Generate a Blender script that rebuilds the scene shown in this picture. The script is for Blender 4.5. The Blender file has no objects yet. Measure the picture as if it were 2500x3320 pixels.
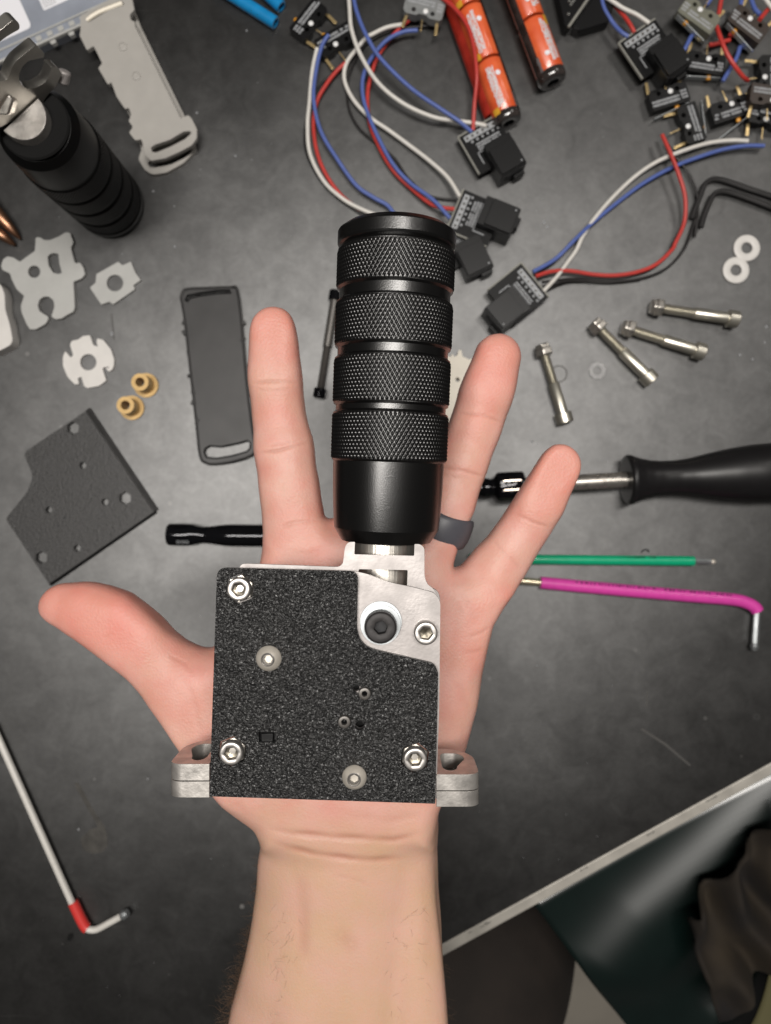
import bpy, bmesh, math, random
import numpy as np
from mathutils import Vector, Matrix
from mathutils.geometry import tessellate_polygon

random.seed(7); rng = np.random.default_rng(7)
scene = bpy.context.scene
C = scene.collection
MM = 0.001
D = 450.0                 # camera height over the bench top, mm
K = 0.6923 / 1660.0       # tangent per photo pixel

# ---------------------------------------------------------------- camera
cam_data = bpy.data.cameras.new('camera')
cam = bpy.data.objects.new('camera', cam_data); C.objects.link(cam)
cam.location = (0, 0, D * MM)
cam_data.sensor_fit = 'VERTICAL'; cam_data.sensor_height = 36.0; cam_data.sensor_width = 36.0 * 0.753
cam_data.lens = 18.0 / 0.6923
cam_data.clip_start = 0.01; cam_data.clip_end = 20.0
cam_data.dof.use_dof = True
cam_data.dof.focus_distance = 0.247
cam_data.dof.aperture_fstop = 12.0
scene.camera = cam

# ---------------------------------------------------------------- light
world = bpy.data.worlds.new('World'); scene.world = world; world.use_nodes = True
bg = world.node_tree.nodes['Background']
bg.inputs[0].default_value = (1.0, 0.955, 0.91, 1); bg.inputs[1].default_value = 0.05

def area_lamp(name, loc, target, size, power, col, spread=180):
    l = bpy.data.lights.new(name, 'AREA'); l.shape = 'RECTANGLE'
    l.size, l.size_y = size; l.energy = power; l.color = col; l.spread = math.radians(spread)
    o = bpy.data.objects.new(name, l); C.objects.link(o)
    o.location = loc
    o.rotation_euler = (Vector(target) - Vector(loc)).to_track_quat('-Z', 'Y').to_euler()
    return o
tube_lamp = area_lamp('overhead_light', (-0.07, 0.115, 1.45), (-0.07, 0.115, 0.0), (1.05, 0.17), 23.0, (1.0, 0.955, 0.90))
tube_lamp.rotation_euler = (0, 0, math.radians(24))
area_lamp('overhead_light', (0.95, 0.85, 1.35), (0.0, 0.05, 0.0), (0.30, 0.30), 2.6, (1.0, 0.95, 0.89))  # added side light for the lower-left shadows, no fixture known there

scene.view_settings.view_transform = 'Standard'
scene.view_settings.look = 'None'
scene.view_settings.exposure = 0.0
scene.view_settings.gamma = 1.0
scene.cycles.max_bounces = 8

# ---------------------------------------------------------------- helpers
def T(px, py, z=0.0):
    """photo pixel + height over the bench -> point in mm"""
    d = D - z
    return Vector(((px - 1250.0) * K * d, (1660.0 - py) * K * d, z))

def srgb(r, g, b):
    f = lambda c: (c / 12.92) if c <= 0.04045 else ((c + 0.055) / 1.055) ** 2.4
    return (f(r / 255), f(g / 255), f(b / 255))

def mat(name, col, rough=0.5, metal=0.0, noise=0.0, nscale=200.0, bump=0.0, bscale=800.0, bdist=0.0002,
        rvar=0.0, spec=0.5, trans=0.0, coat=0.0, col2=None, aniso=None, ior=1.45, alpha=1.0, emit=None):
    m = bpy.data.materials.new(name); m.use_nodes = True
    nt = m.node_tree; N = nt.nodes; L = nt.links
    p = N['Principled BSDF']
    p.inputs['Base Color'].default_value = (*col, 1)
    p.inputs['Roughness'].default_value = rough
    p.inputs['Metallic'].default_value = metal
    p.inputs['Specular IOR Level'].default_value = spec
    p.inputs['Transmission Weight'].default_value = trans
    p.inputs['Coat Weight'].default_value = coat
    p.inputs['IOR'].default_value = ior
    p.inputs['Alpha'].default_value = alpha
    tc = N.new('ShaderNodeTexCoord')
    if noise > 0 or col2 is not None:
        n = N.new('ShaderNodeTexNoise'); n.inputs['Scale'].default_value = nscale; n.inputs['Detail'].default_value = 5
        L.new(tc.outputs['Object'], n.inputs['Vector'])
        cr = N.new('ShaderNodeMix'); cr.data_type = 'RGBA'
        a = col2 if col2 is not None else tuple(c * (1 - noise) for c in col)
        b = col if col2 is not None else tuple(min(1, c * (1 + noise)) for c in col)
        cr.inputs[6].default_value = (*a, 1); cr.inputs[7].default_value = (*b, 1)
        mr = N.new('ShaderNodeMapRange'); mr.inputs[1].default_value = 0.35; mr.inputs[2].default_value = 0.65
        L.new(n.outputs['Fac'], mr.inputs[0]); L.new(mr.outputs[0], cr.inputs[0])
        L.new(cr.outputs[2], p.inputs['Base Color'])
    if rvar > 0:
        n2 = N.new('ShaderNodeTexNoise'); n2.inputs['Scale'].default_value = nscale * 0.7; n2.inputs['Detail'].default_value = 4
        L.new(tc.outputs['Object'], n2.inputs['Vector'])
        mr2 = N.new('ShaderNodeMapRange'); mr2.inputs[1].default_value = 0.3; mr2.inputs[2].default_value = 0.7
        mr2.inputs[3].default_value = rough - rvar; mr2.inputs[4].default_value = rough + rvar
        L.new(n2.outputs['Fac'], mr2.inputs[0]); L.new(mr2.outputs[0], p.inputs['Roughness'])
    if bump > 0:
        mp = N.new('ShaderNodeMapping')
        if aniso: mp.inputs['Scale'].default_value = aniso
        L.new(tc.outputs['Object'], mp.inputs['Vector'])
        n3 = N.new('ShaderNodeTexNoise'); n3.inputs['Scale'].default_value = bscale; n3.inputs['Detail'].default_value = 3
        L.new(mp.outputs['Vector'], n3.inputs['Vector'])
        bp = N.new('ShaderNodeBump'); bp.inputs['Strength'].default_value = bump; bp.inputs['Distance'].default_value = bdist
        L.new(n3.outputs['Fac'], bp.inputs['Height']); L.new(bp.outputs['Normal'], p.inputs['Normal'])
    return m

M = {}
M['alu'] = mat('aluminium_sheet', srgb(158, 153, 151), 0.46, 0.42, noise=0.09, nscale=160, bump=0.35, bscale=900, bdist=0.0001, rvar=0.10)
M['alu_lug'] = mat('cast_aluminium', srgb(188, 184, 179), 0.38, 0.75, noise=0.12, nscale=260, bump=0.4, bscale=900, bdist=0.00012, rvar=0.1)
M['steel'] = mat('stainless_steel', srgb(205, 200, 192), 0.30, 0.92, noise=0.06, nscale=400, rvar=0.06)
M['steel_brushed'] = mat('brushed_steel', srgb(205, 200, 192), 0.36, 1.0, bump=0.55, bscale=900, bdist=0.0002, aniso=(1.0, 1.0, 0.03), rvar=0.05)
M['screw'] = mat('screw_steel', srgb(178, 174, 170), 0.38, 0.85, noise=0.08, nscale=500, rvar=0.06)
M['screw_dull'] = mat('nickel_dull', srgb(200, 193, 182), 0.42, 0.42, noise=0.1, nscale=300, rvar=0.08)
M['socket'] = mat('socket_recess_shade', srgb(132, 126, 114), 0.36, 0.9, noise=0.3, nscale=900)
M['zinc'] = mat('zinc_washer', srgb(164, 168, 170), 0.38, 0.8, noise=0.08, nscale=300, rvar=0.08)
M['blackbolt'] = mat('black_oxide', srgb(52, 50, 50), 0.55, 0.4, noise=0.15, nscale=500, bump=0.3, bscale=1600, bdist=0.0001)
M['small_bolt'] = mat('dark_steel_screw', srgb(92, 89, 86), 0.4, 0.5, noise=0.1, nscale=500)
M['anod'] = mat('black_anodised', (0.002, 0.0019, 0.0019), 0.29, 0.0, bump=0.5, bscale=2400, bdist=0.00008, spec=1.0)
M['knurl'] = mat('black_knurl', (0.004, 0.0038, 0.0038), 0.28, 0.0, bump=0.2, bscale=3500, bdist=0.00004, spec=0.72)
M['tool_black'] = mat('black_chrome', (0.010, 0.010, 0.012), 0.08, 0.6, spec=0.7)
M['rubber'] = mat('black_rubber_grip', srgb(22, 21, 22), 0.38, 0.0, noise=0.08, nscale=200, bump=0.15, bscale=1500, bdist=0.0001)
M['abs'] = mat('black_abs', srgb(13, 13, 14), 0.38, 0.0, noise=0.12, nscale=500, bump=0.15, bscale=1500, bdist=0.0001, spec=0.3)
M['anod_dimmed'] = mat('black_anodised_dimmed', (0.003, 0.003, 0.003), 0.42, spec=0.22)  # second lever's copy of the black finish, sheen cut to darken its flank
M['matte_black'] = mat('matte_black', (0.008, 0.008, 0.008), 0.9, spec=0.15)
M['abs_grey'] = mat('grey_abs', srgb(120, 122, 122), 0.42, 0.0, noise=0.08, nscale=500)
M['abs_olive'] = mat('olive_grey_abs', srgb(104, 104, 92), 0.45, 0.0, noise=0.06, nscale=500)
M['abs_brown'] = mat('brown_black_abs', srgb(48, 38, 32), 0.4, 0.0, noise=0.1, nscale=500)
M['pcb'] = mat('black_circuit_board', srgb(15, 15, 16), 0.45, 0.0, noise=0.2, nscale=700, spec=0.2)
M['silk'] = mat('white_silkscreen', srgb(150, 152, 155), 0.6)
M['silk_bright'] = mat('white_print', srgb(205, 205, 208), 0.6)
M['pcbedge'] = mat('board_edge', srgb(138, 137, 130), 0.7, noise=0.1, nscale=700)
M['solder'] = mat('solder', srgb(190, 190, 186), 0.25, 0.9)
M['brass'] = mat('brass_terminal', srgb(200, 176, 128), 0.32, 0.75, noise=0.1, nscale=600)
M['amber'] = mat('amber_plunger', srgb(218, 150, 40), 0.35)
M['rivet'] = mat('white_rivet', srgb(225, 225, 225), 0.4)
M['w_white'] = mat('white_wire_jacket', srgb(208, 205, 199), 0.42, noise=0.04, nscale=300)
M['w_blue'] = mat('blue_wire_jacket', srgb(80, 98, 160), 0.4, noise=0.06, nscale=300)
M['w_red'] = mat('red_wire_jacket', srgb(180, 56, 50), 0.4, noise=0.06, nscale=300)
M['w_black'] = mat('black_wire_jacket', srgb(34, 32, 32), 0.4)
M['nylon'] = mat('grey_printed_plastic', srgb(160, 157, 152), 0.5, noise=0.03, nscale=120, bump=0.1, bscale=900, bdist=0.0001)
M['nylon2'] = mat('pale_grey_plastic', srgb(168, 168, 165), 0.5, noise=0.03, nscale=150)
M['whitepl'] = mat('white_acetal', srgb(205, 202, 198), 0.45, noise=0.03, nscale=150)
M['cream'] = mat('cream_plastic', srgb(238, 230, 214), 0.45, noise=0.03, nscale=150)
M['bushing'] = mat('tan_bushing', srgb(196, 162, 104), 0.42, 0.1, noise=0.07, nscale=400)
M['orange'] = mat('orange_shrink_wrap', srgb(226, 108, 62), 0.32, noise=0.10, nscale=90, coat=0.3, col2=srgb(208, 84, 44))
M['yellow'] = mat('yellow_print', srgb(214, 160, 50), 0.3, coat=0.4)
M['redwrap'] = mat('red_shrink_wrap', srgb(150, 40, 28), 0.25, noise=0.2, nscale=120, coat=0.6)
M['shrink_dark'] = mat('dark_shrink_film', srgb(52, 46, 44), 0.16, noise=0.4, nscale=160, coat=0.8, bump=0.4, bscale=220, bdist=0.0006)
M['blue'] = mat('blue_plastic_tube', srgb(24, 128, 186), 0.28, noise=0.08, nscale=150, coat=0.4)
M['silicone'] = mat('grey_silicone', srgb(74, 74, 80), 0.42, noise=0.03, nscale=500)
M['green'] = mat('green_sleeve', srgb(0, 156, 112), 0.35, coat=0.3, noise=0.04, nscale=300)
M['pink'] = mat('pink_sleeve', srgb(206, 66, 158), 0.38, coat=0.25, noise=0.05, nscale=300)
M['redsleeve'] = mat('red_sleeve', srgb(206, 58, 54), 0.4, coat=0.2)
M['ink'] = mat('ink_and_recess_shade', (0.012, 0.012, 0.014), 0.6)
M['copper'] = mat('coppery_steel', srgb(150, 112, 88), 0.33, 0.9, noise=0.15, nscale=200)
M['darksteel'] = mat('polished_dark_steel', srgb(120, 112, 104), 0.12, 1.0, noise=0.05, nscale=100)
M['goldedge'] = mat('bright_cut_steel', srgb(214, 202, 176), 0.25, 0.8, noise=0.12, nscale=120)
M['frosted'] = mat('frosted_clear_plastic', srgb(166, 172, 184), 0.25, trans=0.35, noise=0.12, nscale=40, ior=1.3)
M['paper'] = mat('white_label', srgb(225, 225, 230), 0.5)
M['clear'] = mat('clear_film', srgb(215, 215, 215), 0.2, trans=0.6, ior=1.2)
M['edge_alu'] = mat('bench_edge_strip', srgb(172, 168, 160), 0.45, 0.25, noise=0.12, nscale=60, bump=0.2, bscale=300)
M['concrete'] = mat('concrete_floor', srgb(150, 144, 134), 0.7, noise=0.08, nscale=12)
M['jean'] = mat('dark_brown_cloth', srgb(31, 25, 21), 0.9, noise=0.2, nscale=30, bump=0.5, bscale=700, bdist=0.0004)
M['jacket'] = mat('brown_black_cloth', srgb(46, 38, 27), 0.9, noise=0.4, nscale=18, bump=0.4, bscale=600, bdist=0.0004, col2=srgb(18, 15, 15))
M['olive'] = mat('olive_cloth', srgb(84, 80, 52), 0.85, noise=0.12, nscale=20)
M['vinyl'] = mat('dark_green_vinyl', srgb(8, 22, 20), 0.27, noise=0.12, nscale=30, spec=1.0)

def table_material():
    m = bpy.data.materials.new('black_bench_laminate'); m.use_nodes = True
    nt = m.node_tree; N = nt.nodes; L = nt.links; p = N['Principled BSDF']; p.inputs['IOR'].default_value = 1.95
    tc = N.new('ShaderNodeTexCoord')
    def noise(scale, detail, dist=0.0, rough=0.55):
        n = N.new('ShaderNodeTexNoise'); n.inputs['Scale'].default_value = scale; n.inputs['Detail'].default_value = detail
        n.inputs['Distortion'].default_value = dist; n.inputs['Roughness'].default_value = rough
        L.new(tc.outputs['Object'], n.inputs['Vector']); return n
    def rng_(src, a, b, c, d):
        r = N.new('ShaderNodeMapRange'); r.inputs[1].default_value = a; r.inputs[2].default_value = b
        r.inputs[3].default_value = c; r.inputs[4].default_value = d; L.new(src, r.inputs[0]); return r.outputs[0]
    def math_(op, a, b):
        x = N.new('ShaderNodeMath'); x.operation = op
        for i, v in enumerate((a, b)):
            if isinstance(v, (int, float)): x.inputs[i].default_value = v
            else: L.new(v, x.inputs[i])
        return x.outputs[0]
    big = noise(16, 6, 0.6); mid = noise(75, 5, 0.8); fine = noise(320, 4)
    base = math_('MULTIPLY', rng_(big.outputs[0], 0.35, 0.68, 0.88, 1.12), rng_(mid.outputs[0], 0.3, 0.7, 0.86, 1.16))
    base = math_('MULTIPLY', base, rng_(fine.outputs[0], 0.3, 0.7, 0.94, 1.06))
    # scattered pale specks of dust and dark pits
    v = N.new('ShaderNodeTexVoronoi'); v.inputs['Scale'].default_value = 46; v.inputs['Randomness'].default_value = 1
    L.new(tc.outputs['Object'], v.inputs['Vector'])
    sep = N.new('ShaderNodeSeparateColor'); L.new(v.outputs['Color'], sep.inputs[0])
    rad = rng_(sep.outputs[0], 0.66, 1.0, 0.0, 0.075)
    speck = rng_(math_('SUBTRACT', rad, v.outputs['Distance']), 0.0, 0.012, 0.0, 1.0)
    speck = math_('MULTIPLY', speck, rng_(sep.outputs[1], 0.0, 1.0, 0.01, 0.12))
    v2 = N.new('ShaderNodeTexVoronoi'); v2.inputs['Scale'].default_value = 31
    L.new(tc.outputs['Object'], v2.inputs['Vector'])
    sep2 = N.new('ShaderNodeSeparateColor'); L.new(v2.outputs['Color'], sep2.inputs[0])
    pit = rng_(math_('SUBTRACT', rng_(sep2.outputs[0], 0.75, 1.0, 0.0, 0.09), v2.outputs['Distance']), 0.0, 0.05, 0.0, 0.6)
    # long fine scratches
    mp = N.new('ShaderNodeMapping'); mp.inputs['Rotation'].default_value = (0, 0, 0.9); mp.inputs['Scale'].default_value = (9, 240, 1)
    L.new(tc.outputs['Object'], mp.inputs['Vector'])
    sc = N.new('ShaderNodeTexNoise'); sc.inputs['Scale'].default_value = 1.0; sc.inputs['Detail'].default_value = 3; L.new(mp.outputs[0], sc.inputs['Vector'])
    scr = rng_(sc.outputs[0], 0.70, 0.80, 0.0, 0.10)
    tot = math_('ADD', math_('MULTIPLY', base, 0.011), math_('ADD', speck, math_('MULTIPLY', scr, 0.35)))
    tot = math_('MULTIPLY', tot, math_('SUBTRACT', 1.0, pit))
    cc = N.new('ShaderNodeCombineColor')
    L.new(math_('MULTIPLY', tot, 1.03), cc.inputs[0]); L.new(tot, cc.inputs[1]); L.new(math_('MULTIPLY', tot, 0.97), cc.inputs[2])
    L.new(cc.outputs[0], p.inputs['Base Color'])
    r = math_('ADD', rng_(big.outputs[0], 0.35, 0.68, 0.435, 0.447), rng_(mid.outputs[0], 0.3, 0.7, -0.004, 0.004))
    r = math_('ADD', r, math_('MULTIPLY', pit, 0.2))
    sp = math_('MULTIPLY', rng_(mid.outputs[0], 0.3, 0.7, 0.86, 1.10), rng_(big.outputs[0], 0.35, 0.68, 0.90, 1.07))
    sp = math_('MULTIPLY', sp, math_('SUBTRACT', 1.0, pit))
    sp = math_('MULTIPLY', sp, rng_(fine.outputs[0], 0.3, 0.7, 0.93, 1.05))
    sp = math_('MULTIPLY', sp, math_('SUBTRACT', 1.0, math_('MULTIPLY', scr, 3.0)))
    sp = math_('MULTIPLY', sp, 0.097)
    bp = N.new('ShaderNodeBump'); bp.inputs['Strength'].default_value = 0.12; bp.inputs['Distance'].default_value = 0.0002
    b2 = noise(900, 3)
    L.new(b2.outputs[0], bp.inputs['Height']); L.new(bp.outputs[0], p.inputs['Normal'])
    p.inputs['Specular IOR Level'].default_value = 0.0
    g = N.new('ShaderNodeBsdfAnisotropic'); g.distribution = 'BECKMANN'
    cg = N.new('ShaderNodeCombineColor')
    for k in range(3): L.new(sp, cg.inputs[k])
    L.new(cg.outputs[0], g.inputs['Color']); L.new(r, g.inputs['Roughness']); L.new(bp.outputs[0], g.inputs['Normal'])
    ad = N.new('ShaderNodeAddShader'); L.new(p.outputs[0], ad.inputs[0]); L.new(g.outputs[0], ad.inputs[1])
    L.new(ad.outputs[0], N['Material Output'].inputs['Surface'])
    return m
M['bench'] = table_material()

def wrinkle_material(name, cell, c0, c1, rough, strength, dist, spec, ior):
    m = bpy.data.materials.new(name); m.use_nodes = True
    nt = m.node_tree; N = nt.nodes; L = nt.links; p = N['Principled BSDF']
    tc = N.new('ShaderNodeTexCoord')
    n = N.new('ShaderNodeTexNoise'); n.inputs['Scale'].default_value = 1 / cell; n.inputs['Detail'].default_value = 2.5
    n.inputs['Distortion'].default_value = 0.9
    L.new(tc.outputs['Object'], n.inputs['Vector'])
    v = N.new('ShaderNodeTexVoronoi'); v.inputs['Scale'].default_value = 0.8 / cell; v.feature = 'SMOOTH_F1'
    L.new(tc.outputs['Object'], v.inputs['Vector'])
    ad = N.new('ShaderNodeMath'); ad.operation = 'SUBTRACT'; L.new(n.outputs[0], ad.inputs[0])
    ml = N.new('ShaderNodeMath'); ml.operation = 'MULTIPLY'; ml.inputs[1].default_value = 0.55; L.new(v.outputs['Distance'], ml.inputs[0]); L.new(ml.outputs[0], ad.inputs[1])
    bp = N.new('ShaderNodeBump'); bp.inputs['Strength'].default_value = strength; bp.inputs['Distance'].default_value = dist
    L.new(ad.outputs[0], bp.inputs['Height']); L.new(bp.outputs[0], p.inputs['Normal'])
    mx = N.new('ShaderNodeMix'); mx.data_type = 'RGBA'; mx.inputs[6].default_value = (*c0, 1); mx.inputs[7].default_value = (*c1, 1)
    L.new(n.outputs[0], mx.inputs[0]); L.new(mx.outputs[2], p.inputs['Base Color'])  # grain tops lightened in the colour, a touch of painted highlight
    p.inputs['Roughness'].default_value = rough; p.inputs['Specular IOR Level'].default_value = spec; p.inputs['IOR'].default_value = ior
    return m
M['wrinkle'] = wrinkle_material('black_wrinkle_coat', 0.00092, (0.001, 0.001, 0.0012), (0.016, 0.016, 0.0165), 0.36, 1.0, 0.0013, 0.75, 1.6)
M['wrinkle2'] = wrinkle_material('dark_wrinkle_coat', 0.0010, (0.008, 0.0075, 0.0075), (0.022, 0.021, 0.021), 0.5, 0.5, 0.0005, 0.6, 1.5)
M['frame_black'] = mat('satin_dark_plastic', (0.020, 0.019, 0.019), 0.47, noise=0.25, nscale=60, rvar=0.02, spec=0.45, ior=1.5)

def skin_material():
    m = bpy.data.materials.new('skin'); m.use_nodes = True
    nt = m.node_tree; N = nt.nodes; L = nt.links; p = N['Principled BSDF']
    at = N.new('ShaderNodeAttribute'); at.attribute_name = 'tint'
    sep = N.new('ShaderNodeSeparateColor'); L.new(at.outputs['Color'], sep.inputs[0])
    tc = N.new('ShaderNodeTexCoord')
    n = N.new('ShaderNodeTexNoise'); n.inputs['Scale'].default_value = 60; n.inputs['Detail'].default_value = 5; L.new(tc.outputs['Object'], n.inputs['Vector'])
    def mix(fac, a, b):
        x = N.new('ShaderNodeMix'); x.data_type = 'RGBA'
        if isinstance(fac, float): x.inputs[0].default_value = fac
        else: L.new(fac, x.inputs[0])
        for i, v in ((6, a), (7, b)):
            if isinstance(v, tuple): x.inputs[i].default_value = (*v, 1)
            else: L.new(v, x.inputs[i])
        return x.outputs[2]
    mr = N.new('ShaderNodeMapRange'); mr.inputs[1].default_value = 0.3; mr.inputs[2].default_value = 0.7; L.new(n.outputs[0], mr.inputs[0])
    arm = mix(mr.outputs[0], srgb(198, 162, 135), srgb(205, 163, 146))
    palm = mix(mr.outputs[0], srgb(204, 157, 140), srgb(213, 165, 153))
    c = mix(sep.outputs[1], arm, palm)
    nb = N.new('ShaderNodeTexNoise'); nb.inputs['Scale'].default_value = 95; nb.inputs['Detail'].default_value = 4; L.new(tc.outputs['Object'], nb.inputs['Vector'])
    mb_ = N.new('ShaderNodeMapRange'); mb_.inputs[1].default_value = 0.42; mb_.inputs[2].default_value = 0.72; mb_.inputs[3].default_value = 0.0; mb_.inputs[4].default_value = 0.42; L.new(nb.outputs[0], mb_.inputs[0])
    mm_ = N.new('ShaderNodeMath'); mm_.operation = 'MULTIPLY'; L.new(mb_.outputs[0], mm_.inputs[0]); L.new(sep.outputs[1], mm_.inputs[1])
    c = mix(mm_.outputs[0], c, srgb(204, 128, 116))
    c = mix(sep.outputs[0], c, srgb(206, 118, 104))
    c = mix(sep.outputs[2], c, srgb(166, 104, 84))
    L.new(c, p.inputs['Base Color'])
    p.inputs['Roughness'].default_value = 0.46
    p.inputs['Subsurface Weight'].default_value = 0.22
    p.inputs['Subsurface Radius'].default_value = (1.0, 0.35, 0.2)
    p.inputs['Subsurface Scale'].default_value = 0.004
    p.inputs['Specular IOR Level'].default_value = 0.35
    v = N.new('ShaderNodeTexVoronoi'); v.inputs['Scale'].default_value = 1100; L.new(tc.outputs['Object'], v.inputs['Vector'])
    n2 = N.new('ShaderNodeTexNoise'); n2.inputs['Scale'].default_value = 420; n2.inputs['Detail'].default_value = 6; L.new(tc.outputs['Object'], n2.inputs['Vector'])
    ad = N.new('ShaderNodeMath'); ad.operation = 'ADD'; L.new(v.outputs['Distance'], ad.inputs[0]); L.new(n2.outputs[0], ad.inputs[1])
    bp = N.new('ShaderNodeBump'); bp.inputs['Strength'].default_value = 0.32; bp.inputs['Distance'].default_value = 0.00025
    L.new(ad.outputs[0], bp.inputs['Height']); L.new(bp.outputs[0], p.inputs['Normal'])
    return m
M['skin'] = skin_material()
M['hair'] = mat('brown_body_hair', srgb(88, 70, 56), 0.5)

class MB:
    def __init__(s): s.v = []; s.f = []
    def add(s, vs, fs):
        o = len(s.v); s.v += [tuple(v) for v in vs]; s.f += [tuple(i + o for i in f) for f in fs]; return s
    def box(s, c, size, R=None):
        c = Vector(c); hx, hy, hz = (q / 2 for q in size); vs = []
        for z in (-hz, hz):
            for x, y in ((-hx, -hy), (hx, -hy), (hx, hy), (-hx, hy)):
                p = Vector((x, y, z)); p = (R @ p) if R is not None else p; vs.append(c + p)
        return s.add(vs, [(3, 2, 1, 0), (4, 5, 6, 7), (0, 1, 5, 4), (1, 2, 6, 5), (2, 3, 7, 6), (3, 0, 4, 7)])
    def lathe(s, prof, seg=32, X=None, close=True):
        vs = []; fs = []; n = len(prof)
        for r, z in prof:
            for i in range(seg):
                a = 2 * math.pi * i / seg; p = Vector((r * math.cos(a), r * math.sin(a), z)); vs.append(X @ p if X is not None else p)
        for j in range(n - 1):
            for i in range(seg):
                k = (i + 1) % seg; fs.append((j * seg + i, j * seg + k, (j + 1) * seg + k, (j + 1) * seg + i))
        if close:
            fs.append(tuple(range(seg - 1, -1, -1))); fs.append(tuple((n - 1) * seg + i for i in range(seg)))
        return s.add(vs, fs)
    def prism(s, outline, z0, z1, holes=(), X=None):
        loops = [list(outline)] + [list(h) for h in holes]
        def area(l): return sum(l[i][0] * l[(i + 1) % len(l)][1] - l[(i + 1) % len(l)][0] * l[i][1] for i in range(len(l)))
        if area(loops[0]) < 0: loops[0].reverse()
        for h in loops[1:]:
            if area(h) > 0: h.reverse()
        tris = tessellate_polygon([[Vector((p[0], p[1], 0)) for p in l] for l in loops])
        flat = [p for l in loops for p in l]; n = len(flat)
        vs = [Vector((p[0], p[1], z0)) for p in flat] + [Vector((p[0], p[1], z1)) for p in flat]
        fs = []
        for t in tris:
            a, b, c = (flat[i] for i in t)
            cr = (b[0] - a[0]) * (c[1] - a[1]) - (b[1] - a[1]) * (c[0] - a[0])
            t = tuple(t) if cr > 0 else tuple(reversed(t))
            fs.append(tuple(i + n for i in t)); fs.append(tuple(reversed(t)))
        o = 0
        for l in loops:
            m_ = len(l)
            for i in range(m_):
                j = (i + 1) % m_; fs.append((o + i, o + j, n + o + j, n + o + i))
            o += m_
        if X is not None: vs = [X @ v for v in vs]
        return s.add(vs, fs)
    def hex_ring(s, R, hr, z0, z1, ch, rot=0.0, seg=48, X=None, outer=None):
        """cylinder with a hexagonal socket; chamfered outer and inner edges, all quads"""
        def hexr_(t):
            a = (t - rot) % (math.pi / 3) - math.pi / 6
            return hr * math.cos(math.pi / 6) / math.cos(a)
        rows = [(lambda t: R if outer is None else outer(t), z0), (lambda t: R if outer is None else outer(t), z1 - ch), (lambda t: R - ch * 0.35, z1 - ch * 0.3), (lambda t: R - ch, z1),
                (lambda t: hexr_(t) * 1.06 + 0.05, z1), (lambda t: hexr_(t), z1 - 0.12), (lambda t: hexr_(t), z0)]
        vs = []; fs = []
        for f, z in rows:
            for i in range(seg):
                t = 2 * math.pi * i / seg; p = Vector((f(t) * math.cos(t), f(t) * math.sin(t), z)); vs.append(X @ p if X is not None else p)
        n = len(rows)
        for j in range(n):
            k = (j + 1) % n
            for i in range(seg):
                l = (i + 1) % seg; fs.append((j * seg + i, j * seg + l, k * seg + l, k * seg + i))
        return s.add(vs, fs)
    def tube(s, pts, r, seg=10, smooth=6, cap=True):
        P = [Vector(p) for p in pts]
        rr = r if isinstance(r, (list, tuple)) else [r] * len(P)
        if smooth > 1 and len(P) > 2:
            Q = []; R_ = []
            for i in range(len(P) - 1):
                p0 = P[max(i - 1, 0)]; p1 = P[i]; p2 = P[i + 1]; p3 = P[min(i + 2, len(P) - 1)]
                for j in range(smooth):
                    t = j / smooth
                    Q.append(0.5 * ((2 * p1) + (p2 - p0) * t + (2 * p0 - 5 * p1 + 4 * p2 - p3) * t * t + (3 * p1 - p0 - 3 * p2 + p3) * t ** 3))
                    R_.append(rr[i] * (1 - t) + rr[i + 1] * t)
            Q.append(P[-1]); R_.append(rr[-1]); P, rr = Q, R_
        tan = [(P[min(i + 1, len(P) - 1)] - P[max(i - 1, 0)]).normalized() for i in range(len(P))]
        up = Vector((0, 0, 1)) if abs(tan[0].z) < 0.9 else Vector((1, 0, 0))
        vs = []; fs = []
        u = (up - tan[0] * up.dot(tan[0])).normalized()
        for i, p in enumerate(P):
            u = (u - tan[i] * u.dot(tan[i])).normalized(); w = tan[i].cross(u)
            for k in range(seg):
                a = 2 * math.pi * k / seg; vs.append(p + (u * math.cos(a) + w * math.sin(a)) * rr[i])
        for i in range(len(P) - 1):
            for k in range(seg):
                l = (k + 1) % seg; fs.append((i * seg + k, i * seg + l, (i + 1) * seg + l, (i + 1) * seg + k))
        if cap:
            fs.append(tuple(range(seg - 1, -1, -1))); fs.append(tuple((len(P) - 1) * seg + i for i in range(seg)))
        return s.add(vs, fs)
    def build(s, name, m, parent=None, bevel=0.0, origin=None, sharp=35, segs=2, kind=None, label=None):
        """vertices are in mm; world coordinates are turned local when origin is given"""
        o0 = Vector(origin) if origin is not None else Vector((0, 0, 0))
        me = bpy.data.meshes.new(name)
        me.from_pydata([tuple((Vector(v) - o0) * MM) for v in s.v], [], s.f)
        me.validate()
        finish(me, sharp)
        me.materials.append(m)
        ob = bpy.data.objects.new(name, me); C.objects.link(ob)
        if parent is not None: ob.parent = parent
        elif origin is not None: ob.location = o0 * MM
        if bevel > 0:
            b = ob.modifiers.new('Bevel', 'BEVEL'); b.width = bevel * MM; b.segments = segs; b.limit_method = 'ANGLE'; b.angle_limit = math.radians(40)
            b.harden_normals = False
        if kind: ob['kind'] = kind
        if label: ob['label'] = label
        return ob

def finish(me, sharp=35):
    bm = bmesh.new(); bm.from_mesh(me)
    bmesh.ops.recalc_face_normals(bm, faces=bm.faces)
    lim = math.radians(sharp)
    for f in bm.faces: f.smooth = True
    for e in bm.edges:
        e.smooth = not (len(e.link_faces) == 2 and e.calc_face_angle(0) > lim)
    bm.to_mesh(me); bm.free()

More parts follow.
